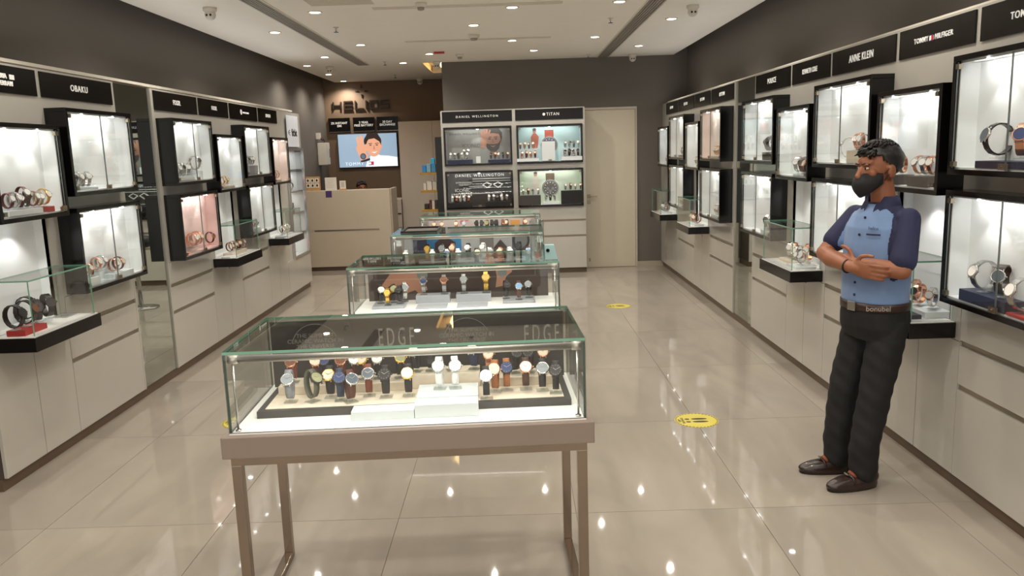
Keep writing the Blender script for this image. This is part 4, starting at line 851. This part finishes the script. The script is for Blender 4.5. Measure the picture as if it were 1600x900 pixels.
sf([(-.05, .012), (.5, .012), (.5, .16), (.34, .19), (.2, .2), (.05, .18), (-.02, .12)], 1, WH, 'sweater'); sf(disc(.13, .17, .10, .05), 1.5, WH, 'collar')
sf(disc(.09, .44, .15, .13), 1, SH, 'hair'); sf(disc(.10, .345, .125, .165), 2, SK, 'face'); sf([(-.05, .47), (.0, .57), (.18, .57), (.23, .48), (.235, .36), (.21, .43), (.12, .49), (.0, .47)], 4, SH, 'fringe')
for x in (.05, .16): sf(disc(x, .375, .022, .009, 12), 3, DKs, 'eye'); sf([(x-.035, .395), (x+.035, .40), (x+.03, .41), (x-.03, .406)], 3, SH, 'brow')
sf([(.095, .30), (.125, .30), (.115, .37), (.105, .37)], 3, SK2, 'nose'); sf([(.06, .262), (.11, .236), (.165, .268), (.11, .258)], 3, WH, 'smile'); sf(disc(.23, .36, .02, .04), 2, SK, 'ear')
sf([(-.12, .10), (-.02, .10), (.0, .20), (-.03, .26), (.0, .36), (-.03, .40), (-.06, .36), (-.07, .5), (-.10, .55), (-.13, .53), (-.12, .43), (-.16, .53), (-.19, .5), (-.17, .38), (-.20, .33), (-.16, .22)], 5, SK, 'hand')
sf(disc(-.085, .19, .05, .052), 6, DKs, 'watch'); sf(disc(-.085, .19, .036, .038), 7, scr('dial', (90, 104, 116)), 'dial'); sf([(-.14, .08), (.03, .12), (.03, .16), (-.13, .12)], 6, DKs, 'strap')
text('TOMMY', tv, (-.24, -.068, .065), .075, WH, space=1.3, ext=.0004)
sf([(.0, .05), (.09, .05), (.09, .09), (.0, .09)], 5, WH, 'flag'); sf([(.0, .088), (.09, .088), (.09, .098), (.0, .098)], 6, NV, 'flag_bar'); sf([(.0, .042), (.09, .042), (.09, .052), (.0, .052)], 6, NV, 'flag_bar'); sf([(.045, .052), (.09, .052), (.09, .088), (.045, .088)], 6, RD, 'flag_red')
t = thing('wall_unit', 'white wall unit with dark grille and loose cables above the counter', 'device', (WL, 13.35, 1.56), PI/2)
MB().box(-.12, .12, -.15, -.001, 0, .36).build('body', plastic, t, bevel=.01); MB().box(.04, .10, -.153, -.15, .08, .32).build('front_strip', paper, t); MB().box(.055, .085, -.155, -.153, .12, .26).build('grille', blackm, t)
MB().box(-.16, -.06, -.06, -.001, .42, .52).build('socket', plastic, t); MB().tube([(-.1, -.05, .44), (-.06, -.08, .40), (0, -.06, .45), (.05, -.09, .38), (.03, -.07, .355)], .012, 8).build('cable', mat('brown cable', (70, 40, 30), .5), t, True)
# closet, low drawer and the small yellow shelves
cl = thing('white_closet', 'tall plain white closet with two doors in the alcove', 'closet', (-1.43, 13.35, 0))
MB().box(-.42, .48, .02, .58, 0, 2.22).build('carcass', gap, cl)
for x0, x1 in ((-.42, .128), (.132, .48)): MB().box(x0, x1, 0, .02, .05, 2.22).build('door', mat('closet laminate', (198, 186, 172), .35, var=.02), cl)
lo = thing('low_drawer', 'low white drawer unit between counter and closet', 'drawer unit', (-1.96, 13.3, 0))
MB().box(-.13, .10, .02, .6, 0, .96).build('carcass', MATS['closet laminate'], lo); MB().box(-.13, .10, 0, .019, .50, .955).build('drawer', MATS['closet laminate'], lo); MB().box(-.13, .1, 0, .019, .05, .49).build('drawer', MATS['closet laminate'], lo); MB().box(.0, .09, -.012, 0, .72, .735).build('handle', blackm, lo)
sh = thing('side_shelf', 'black pillar with three yellow shelves beside the back fixture', 'shelf unit', (-1.03, 11.75, 0))
MB().box(-.06, .06, -.2, .2, 0, 1.92).build('pillar', black, sh)
ys = mat('yellow wood shelf', (168, 128, 44), .5, var=.1)
for z in (1.395, 1.14, .865): MB().box(-.30, -.0605, -.17, .17, z, z+.03).build('shelf', ys, sh)
G3 = 'packets on the yellow shelves'
def pk(x, y, z, sx, sz, c, lab, name='packet', cat='box'):
    o = MB().box(-sx/2, sx/2, -.05, .05, 0, sz).build(name, mat('packet %d %d %d' % c, c, .4), bevel=.003); o.location = (-1.03+x, 11.7+y, z); return tag(o, lab, cat, G3)
pk(-.245, 0, 1.4255, .055, .10, (40, 130, 200), 'bright blue packet, outermost on the top yellow shelf'); pk(-.18, 0, 1.4255, .06, .12, (120, 160, 180), 'pale blue packet, middle of the top yellow shelf'); pk(-.11, 0, 1.4255, .06, .12, (60, 130, 180), 'mid blue packet next to pillar on top yellow shelf'); pk(-.115, 0, 1.547, .05, .08, (40, 160, 205), 'cyan packet stacked highest above the yellow shelves')
pk(-.245, 0, 1.1705, .04, .10, (214, 208, 200), 'slim white packet, outermost on the middle yellow shelf'); pk(-.18, 0, 1.1705, .07, .13, (222, 214, 202), 'wide white packet on the middle yellow shelf'); pk(-.105, 0, 1.1705, .06, .12, (204, 196, 186), 'grey white packet next to pillar on middle yellow shelf')
pk(-.235, 0, .8955, .06, .08, (44, 34, 34), 'short dark packet on the lowest yellow shelf'); pk(-.18, 0, .8955, .03, .13, (96, 44, 40), 'slim maroon packet on the lowest yellow shelf'); pk(-.135, 0, .8955, .04, .12, (216, 208, 198), 'white packet on the lowest yellow shelf'); pk(-.09, 0, .8955, .035, .13, (60, 48, 44), 'dark packet next to pillar on lowest yellow shelf')

# yellow distancing stickers on the floor
yel = mat('yellow floor vinyl', (206, 190, 84), .35); ylk = mat('vinyl print', (70, 58, 34), .4)
def sticker(x, y, lab):
    t = thing('floor_sticker', lab, 'sticker', (x, y, .0005), PI/2*0, 'yellow floor stickers')
    MB().lathe([(.135, 0), (.135, .0006)], 40).build('disc', yel, t)
    rr = .127
    for k in range(36):
        a = k*PI/18; mb = MB().box(-.006, .006, -.004, .004, .0007, .0011); R = Matrix.Rotation(a, 4, 'Z') @ Matrix.Translation((0, rr, 0)); mb.v = [tuple(R @ Vector(q)) for q in mb.v]; mb.build('border_dash', ylk, t)
    for s in (-1, 1):
        mb = MB().ell((.02, s*.025, .0009), (.05, .016, .0004), 16, 6); mb.build('foot_print', ylk, t); MB().ell((-.055, s*.025, .0009), (.016, .013, .0004), 14, 6).build('heel_print', ylk, t)
    me = text_mesh('KEEP\nDISTANCE', .022, .0006, 1, .0002).copy(); me.materials.clear(); me.materials.append(ylk)
    me.transform(Matrix.Rotation(-PI/2, 4, 'X')); o = link('lettering', me, t, loc=(-.095, 0, .001)); o.rotation_euler = (0, 0, PI/2)
sticker(1.10, 4.79, 'yellow round footprint sticker on floor near the standing man'); sticker(1.10, 8.52, 'yellow round sticker on floor further back by right cabinets'); sticker(-1.82, 5.03, 'yellow round sticker on floor half hidden by the foremost table')

# ------------------------------------------------------------------ people
def remesh(mb, voxel, smooth=4, name='body'):
    me = mb.mesh(name, skinm); o = bpy.data.objects.new(name, me)
    r = o.modifiers.new('r', 'REMESH'); r.mode = 'VOXEL'; r.voxel_size = voxel; r.use_smooth_shade = True
    if smooth: s = o.modifiers.new('s', 'SMOOTH'); s.iterations = smooth; s.factor = .5
    out = evaluated(o)
    bpy.data.objects.remove(o); bpy.data.meshes.remove(me); out.name = name; out.materials.clear(); return out
skinm = mat('brown skin', (142, 88, 60), .5, var=.06, scale=14); hairm = mat('black hair', (22, 17, 15), .45, var=.3, scale=90, bump=.6)
shirtm = mat('light blue cotton', (112, 138, 178), .8, var=.06, scale=9, bump=.3, sheen=.2); navym = mat('navy cotton', (32, 34, 66), .8, var=.1, scale=9, bump=.3)
trousm = mat('black trousers', (15, 14, 15), .8, var=.15, scale=8, bump=.4); maskm = mat('black face mask', (16, 15, 16), .75, var=.1); shoem = mat('dark brown loafers', (42, 26, 22), .3, var=.15, coat=.3)
beltm = mat('brown belt leather', (52, 34, 30), .4); sockm = mat('rust sock', (128, 62, 38), .8); eyew = mat('eye white', (200, 192, 182), .3); eyed = mat('eye dark', (24, 16, 12), .2)
def loft(mb, rings, seg=28, p=2.4):
    """rings: (z, half width, half depth, y offset[, x offset]); superellipse sections"""
    n0 = len(mb.v)
    for r in rings:
        z, a, b, y = r[:4]; x = r[4] if len(r) > 4 else 0
        for k in range(seg):
            t = 2*PI*k/seg; ct, st = math.cos(t), math.sin(t)
            mb.v.append((x+a*math.copysign(abs(ct)**(2/p), ct), y+b*math.copysign(abs(st)**(2/p), st), z))
    for i in range(len(rings)-1):
        for k in range(seg):
            a = n0+i*seg+k; b = n0+i*seg+(k+1) % seg; mb.f.append((a, b, b+seg, a+seg)); mb.m.append(0)
    mb.f.append(tuple(n0+k for k in range(seg))[::-1]); mb.m.append(0)
    e = n0+(len(rings)-1)*seg; mb.f.append(tuple(e+k for k in range(seg))); mb.m.append(0)
    return mb
def chain(mb, pts, rad, seg=14):
    P_ = [Vector(p) for p in pts]
    for i in range(len(P_)-1):
        a, b = P_[i], P_[i+1]; n = max(2, int((b-a).length/.02)); mb.tube([a.lerp(b, k/n) for k in range(n+1)], [rad[i]+(rad[i+1]-rad[i])*k/n for k in range(n+1)], seg)
    for p, r in zip(P_, rad): mb.ell(p, (r, r, r), 14, 10)
    return mb
def head_parts(yawr, hz=0.0, hy=0.0, pit=0.0):
    """skin primitives of a head whose crown is at about 1.68 m; returns (MB, transform)"""
    T = Matrix.Translation((0, .015+hy, 1.45+hz)) @ Matrix.Rotation(yawr, 4, 'Z') @ Matrix.Rotation(pit, 4, 'X') @ Matrix.Translation((0, -.015, -1.45))
    h = MB(); h.ell((0, .018, 1.588), (.074, .096, .088), 24, 16); h.ell((0, -.028, 1.535), (.060, .068, .088), 20, 14); h.ell((0, -.048, 1.478), (.036, .036, .032), 14, 10)
    h.ell((0, -.060, 1.598), (.052, .030, .030), 14, 10); h.tube([(0, -.088, 1.575), (0, -.104, 1.545), (0, -.112, 1.528)], [.010, .013, .016], 10); h.ell((0, -.104, 1.525), (.018, .014, .012), 10, 8)
    for s in (-1, 1):
        h.ell((s*.078, .016, 1.548), (.012, .022, .034), 12, 10); h.ell((s*.045, -.062, 1.545), (.022, .02, .022), 10, 8); h.ell((s*.03, -.086, 1.588), (.022, .012, .007), 10, 8)
    h.tube([(0, .03, 1.36), (0, .018, 1.50)], [.060, .052], 16)
    return h, T
def xf(mb, T): mb.v = [tuple(T @ Vector(v)) for v in mb.v]; return mb
def add_all(dst, src): dst.add(src.v, src.f); return dst
def face_kids(root, T, mask=True):
    for s in (-1, 1):
        e = xf(MB().ell((s*.031, -.083, 1.570), (.0125, .0085, .006), 14, 10), T).build('eye', eyew, root, True)
        xf(MB().ell((s*.031, -.0893, 1.570), (.0062, .0035, .0056), 10, 8), T).build('iris', eyed, e, True)
        xf(MB().tube([(s*.012, -.094, 1.588), (s*.032, -.093, 1.594), (s*.052, -.080, 1.588)], [.0035, .0045, .002], 8), T).build('eyebrow', hairm, root, True)
    rnd = random.Random(3)
    hm = MB().ell((0, .022, 1.600), (.084, .106, .092), 40, 30); keep = []
    vs = []
    for v in hm.v:
        k = 1+.05*math.sin(v[0]*120+v[1]*60)*math.sin(v[2]*110+v[1]*90); vs.append(((v[0])*k, .022+(v[1]-.022)*k, 1.6+(v[2]-1.6)*k))
    def bad(p):
        x, y, z = p
        if y < -.03: return z < 1.628
        if y < .05: return z < 1.612-(y+.03)*.75
        return z < 1.50
    hm2 = MB(); hm2.v = vs; cen = lambda f: tuple(sum(vs[i][k] for i in f)/len(f) for k in range(3))
    hm2.f = [f for f in hm.f if not bad(cen(f))]; hm2.m = [0]*len(hm2.f)
    hair = xf(hm2, T).build('hair', hairm, root, True)
    so = hair.modifiers.new('thick', 'SOLIDIFY'); so.thickness = .010; so.offset = -1
    lk = MB()
    for i in range(150):
        a = rnd.uniform(-1, 1)*.062; y = rnd.uniform(-.07, .08); z = 1.6+.090*math.sqrt(max(.05, 1-(a/.082)**2-((y-.022)/.108)**2))
        L = rnd.uniform(.018, .03); da = rnd.uniform(-.9, .9)
        p0 = Vector((a, y, z-.004)); lk.tube([p0, p0+Vector((da*.010, -L*.5, .011)), p0+Vector((da*.018, -L*.9, .006))], [.007, .006, .0015], 6)
    for i in range(40):
        a = rnd.uniform(-.058, .058); p0 = Vector((a, -.062+.3*abs(a)*.5, 1.640-abs(a)*.25+rnd.uniform(-.004, .008))); lk.tube([p0, p0+Vector((0, -.012, .014)), p0+Vector((rnd.uniform(-.01, .01), -.026, .006))], [.008, .007, .002], 6)
    xf(lk, T).build('hair_locks', hairm, hair, True)
    if mask:
        n, mrows = 26, 12; mk = MB()
        for j in range(mrows+1):
            f = j/mrows
            for i in range(n+1):
                t = -1+2*i/n; az = t*math.radians(84)
                ztop = 1.558-.012*abs(t)**1.5-.006*abs(t); zbot = 1.432+.062*abs(t)**1.6
                z = zbot+(ztop-zbot)*f; bul = math.sin(PI*min(1, max(0, (f*.84+.10))))
                r_y = .073+.052*bul-.012*f; r_x = .062+.012*bul
                mk.v.append((r_x*math.sin(az)*1.02, -.010-r_y*math.cos(az)**.85, z))
        for j in range(mrows):
            for i in range(n):
                a = j*(n+1)+i; mk.f.append((a, a+1, a+n+2, a+n+1)); mk.m.append(0)
        mo = xf(mk, T).build('face_mask', maskm, root, True); so = mo.modifiers.new('thick', 'SOLIDIFY'); so.thickness = .003; so.offset = 0
        for s in (-1, 1):
            for z0, z1 in ((1.538, 1.562), (1.508, 1.535)): xf(MB().tube([(s*.070, -.018, z0), (s*.082, .0, z1), (s*.084, .022, z1-.006)], .0018, 6), T).build('ear_loop', maskm, mo, True)
def finger(mb, base, dirs, lens, r):
    p = Vector(base); pts = [p]
    for d, L in zip(dirs, lens): p = p+Vector(d).normalized()*L; pts.append(p)
    chain(mb, pts, [r, r*.97, r*.9, r*.8][:len(pts)], 10)
def hand(mb, W, d, w, n, curl=(.35, .9, 1.3), spread=.10):
    """palm from wrist W along d, w towards the thumb side, n = back of the hand"""
    W, d, w, n = Vector(W), Vector(d).normalized(), Vector(w).normalized(), Vector(n).normalized()
    R = Matrix((d, w, n)).transposed()
    mb.ell(W+d*.045, (.056, .040, .016), 16, 12, rot=R); mb.ell(W+d*.072-w*.004, (.028, .041, .015), 14, 10, rot=R)
    chain(mb, [W-d*.01, W+d*.03], [.026, .024])
    for o, L in ((.030, .96), (.010, 1.06), (-.011, 1.0), (-.030, .8)):
        b0 = W+d*.085+w*o; ds = [d*math.cos(c)-n*math.sin(c)+w*o*spread*8*.4 for c in curl]
        finger(mb, b0, ds, [.040*L, .026*L, .020*L], .0092)
    finger(mb, W+d*.022+w*.030-n*.004, [d*.55+w*.75, d*.9+w*.35, d*1.0-n*.1], [.036, .030, .024], .0105)
skinm.node_tree  # shared skin
TH = math.radians(-70)
body = MB(); hp, TH_ = head_parts(math.radians(-8), 0, -.005, math.radians(4)); add_all(body, xf(hp, TH_))
loft(body, [(.86, .125, .085, .01), (1.0, .125, .085, .005), (1.2, .145, .09, .005), (1.33, .14, .075, .012), (1.39, .075, .05, .02)], 24)
LS, LE, LW = (.158, .025, 1.325), (.218, -.060, 1.095), (.045, -.170, 1.120)
RS, RE, RW = (-.158, .01, 1.325), (-.205, -.135, 1.140), (.070, -.220, 1.110)
chain(body, [LS, LE], [.046, .040]); chain(body, [LE, (.14, -.125, 1.108), LW], [.040, .041, .027]); chain(body, [RS, RE], [.046, .040]); chain(body, [RE, (-.10, -.185, 1.128), RW], [.041, .042, .028])
hand(body, RW, (1, .42, -.16), (.12, -.10, 1), (.35, -1, .1), (.15, .55, 1.0))
hand(body, LW, (-1, .02, .05), (0, -.1, 1), (0, -1, 0), (.1, .25, .4))
LA, RA = (.085, -.105, .075), (-.115, -.085, .075)
chain(body, [(.085, .01, .84), (.09, -.065, .47), LA], [.07, .05, .036]); chain(body, [(-.085, .01, .84), (-.105, -.07, .47), RA], [.07, .05, .036])
for A, yr in ((LA, -.12), (RA, -.35)):
    d = Vector((math.sin(yr), -math.cos(yr), 0)); A = Vector(A); chain(body, [A+Vector((0, 0, -.03)), A+d*.07+Vector((0, 0, -.045))], [.034, .03])
bm_ = remesh(body, .0048, 3, 'person'); bm_.materials.append(skinm)
person = link('person', bm_, loc=(1.758, 3.865, 0), rot=(0, 0, TH)); tag(person, 'standing man in blue shirt and black mask with folded arms', 'person')
face_kids(person, TH_)
# shirt
sh_ = MB(); loft(sh_, [(.905, .150, .128, .004), (.925, .158, .134, .0), (1.0, .160, .134, .0), (1.1, .164, .132, .002), (1.2, .168, .130, .008), (1.28, .166, .122, .012), (1.335, .148, .098, .018), (1.375, .100, .070, .022), (1.40, .072, .058, .020)], 36)
def lerp3(a, b, t): return tuple(a[i]+(b[i]-a[i])*t for i in range(3))
LSE, RSE = lerp3(LS, LE, .80), lerp3(RS, RE, .66)
chain(sh_, [LS, LSE], [.054, .060], 16); chain(sh_, [RS, RSE], [.053, .058], 16); sh_.ell((.12, .02, 1.335), (.07, .056, .042)); sh_.ell((-.12, .02, 1.335), (.07, .056, .042))
sm = remesh(sh_, .0045, 6, 'shirt'); sm.materials.append(shirtm); sm.materials.append(navym)
def segd(p, a, b):
    a, b = Vector(a), Vector(b); ab = b-a; t = max(0, min(1, (p-a).dot(ab)/ab.length_squared)); return (p-a-ab*t).length
mi = []
for pl in sm.polygons:
    c = pl.center; s = LE if c.x > 0 else RE; a = LS if c.x > 0 else RS
    dd = segd(c, a, s); ax = abs(c.x)
    navy_ = ax > .128+.10*max(0, 1.33-c.z)*.9 and dd < .072 or (ax+.55*max(0, c.z-1.30) > .150 and dd < .085) or (c.z > 1.335+.25*max(0, -c.y) and c.y > -.03) or c.z > 1.392
    mi.append(1 if navy_ else 0)
sm.polygons.foreach_set('material_index', mi)
shirt = link('shirt', sm, person)
col = MB()
for j, (z, a, b, y) in enumerate(((1.372, .086, .074, .018), (1.40, .074, .066, .022), (1.428, .068, .062, .026), (1.428, .073, .067, .026), (1.398, .084, .080, .020), (1.372, .096, .088, .016))):
    for k in range(25):
        t = math.radians(-70+320*k/24)-PI/2+math.radians(20)-math.radians(0); t = math.radians(-72+324*k/24); ct, st2 = math.cos(t), math.sin(t)
        col.v.append((a*math.cos(t+math.radians(0)), y+b*math.sin(t), z-(.028 if abs(k-12) > 10 else 0)))
for j in range(5):
    for k in range(24): a = j*25+k; col.f.append((a, a+1, a+26, a+25)); col.m.append(0)
xf(col, Matrix.Identity(4)); col.build('collar', navym, shirt, True)
for z in (1.33, 1.25, 1.02, .96): MB().lathe([(.0065, 0), (.0065, .004)], 10, Matrix.Translation((.008, {1.33: -.087, 1.25: -.118, 1.02: -.132, .96: -.1335}[z], z)) @ Matrix.Rotation(PI/2, 4, 'X')).build('button', navym, shirt)
pk_ = MB(); 
for i in range(7): pk_.v += [(.055+i*.011, -.1225+.0006*i*i, 1.252), (.055+i*.011, -.1225+.0006*i*i, 1.260)]
for i in range(6): pk_.f.append((2*i, 2*i+2, 2*i+3, 2*i+1)); pk_.m.append(0)
pk_.build('pocket_edge', navym, shirt); o = text('helios', shirt, (.085, -.110, 1.285), .022, navym, ext=.0003); o.rotation_euler = (-.25, 0, .25)
# trousers, belt and shoes
tr_ = MB(); loft(tr_, [(.74, .150, .115, .004), (.80, .166, .138, .006), (.86, .162, .140, .004), (.915, .152, .132, .002)], 30)
def leg(hip, knee, ank): chain(tr_, [hip, knee, (ank[0], ank[1]-.005, .20), (ank[0], ank[1], .085)], [.092, .076, .070, .068], 18)
leg((.083, .012, .80), (.09, -.06, .47), LA); leg((-.083, .012, .80), (-.105, -.065, .47), RA)
tm_ = remesh(tr_, .0065, 5, 'trousers'); tm_.materials.append(trousm)
for v in tm_.vertices:
    c = v.co
    if c.z < .75: k = .0035*math.sin(c.z*55+c.x*30)*math.sin(c.y*40+c.z*20); v.co = c+v.normal*k
link('trousers', tm_, person)
bl = MB(); n0 = 0
for r in ((.885, .158, .136), (.925, .158, .136)):
    for k in range(40): t = 2*PI*k/40; ct, s2 = math.cos(t), math.sin(t); bl.v.append((r[1]*math.copysign(abs(ct)**(2/2.4), ct), .002+r[2]*math.copysign(abs(s2)**(2/2.4), s2), r[0]))
for k in range(40): bl.f.append((k, (k+1) % 40, 40+(k+1) % 40, 40+k)); bl.m.append(0)
belt = bl.build('belt', beltm, person, True); so = belt.modifiers.new('thick', 'SOLIDIFY'); so.thickness = .004; so.offset = 1
MB().box(-.025, .025, -.146, -.137, .882, .928).build('buckle', steel, belt, bevel=.003)
o = text('bonubel', belt, (.128, -.100, .905), .034, mat('belt print', (150, 138, 128), .5), ext=.0004, bold=.0004); o.rotation_euler = (0, 0, 1.0)
for A, yr in ((LA, -.12), (RA, -.35)):
    T = Matrix.Translation((A[0], A[1], 0)) @ Matrix.Rotation(yr, 4, 'Z')
    s_m = MB(); loft(s_m, [(.004, .046, .134, -.058), (.02, .050, .138, -.060), (.040, .048, .132, -.058), (.055, .042, .112, -.045), (.066, .036, .080, -.02)], 30, 2.3); s_m.ell((0, .035, .055), (.040, .048, .040)); s_m.ell((0, -.15, .026), (.040, .052, .022))
    me = remesh(xf(s_m, T), .005, 4, 'shoe'); me.materials.append(shoem); shoe = link('shoe', me, person)
    so_ = MB(); loft(so_, [(.0, .044, .134, -.060), (.010, .045, .136, -.061)], 30, 2.3); xf(so_, T).build('sole', blackm, shoe)
    xf(MB().tube([(-.046, -.075, .040), (-.03, -.080, .068), (0, -.085, .078), (.03, -.080, .068), (.046, -.075, .040)], .007, 8), T).build('saddle_strap', shoem, shoe, True)
    xf(MB().box(-.014, .014, -.097, -.085, .074, .083), T).build('metal_bit', steel, shoe)
    xf(MB().ell((0, -.035, .072), (.035, .05, .026)), T).build('sock', sockm, shoe, True)
wb = MB().tube([Vector(RW)+Vector((-.022, .030*math.cos(t), .030*math.sin(t))) for t in [k*PI/8 for k in range(17)]], .004, 6); wb.build('wrist_band', blackm, person, True)

# person seated behind the counter: crown of the head shows above the ledge
cb = MB(); hp, T2_ = head_parts(math.radians(20), -.385, 0, 0); add_all(cb, xf(hp, T2_))
loft(cb, [(.48, .16, .11, .02), (.6, .15, .10, .02), (.8, .17, .10, .02), (.95, .165, .085, .02), (1.03, .075, .05, .02)], 24)
for s in (-1, 1): chain(cb, [(s*.18, .02, .96), (s*.23, -.06, .73), (s*.10, -.25, .80)], [.045, .04, .028]); hand(cb, (s*.10, -.25, .80), (-s*.3, -1, 0), (-s, .3, 0), (0, 0, 1), (.05, .25, .35)); chain(cb, [(s*.09, .0, .50), (s*.11, -.36, .50), (s*.11, -.34, .10)], [.08, .06, .04])
me = remesh(cb, .0065, 3, 'person'); me.materials.append(skinm)
cash = link('person', me, loc=(-2.41, 12.82, 0), rot=(0, 0, 0)); tag(cash, 'seated person behind the cash counter, dark hair just showing', 'person')
face_kids(cash, T2_, False)
s2 = MB(); loft(s2, [(.47, .175, .125, .02), (.6, .165, .115, .02), (.8, .185, .115, .02), (.95, .18, .10, .02), (1.02, .09, .06, .02)], 28)
for s in (-1, 1): chain(s2, [(s*.17, .02, .955), (s*.215, -.03, .82)], [.06, .058])
me = remesh(s2, .008, 4, 'shirt'); me.materials.append(navym); link('shirt', me, cash)
t = thing('office_stool', 'plain black stool under the seated person at the counter', 'stool', (-2.41, 12.85, 0))
MB().lathe([(.17, .36), (.19, .38), (.19, .41), (.16, .425)], 24).build('seat', blackm, t, True); MB().tube([(0, 0, .02), (0, 0, .37)], .025, 10).build('column', steel, t, True); MB().lathe([(.2, 0), (.2, .012), (.03, .03)], 24).build('base', steel, t, True)

bpy.data.scenes.remove(SCRATCH)
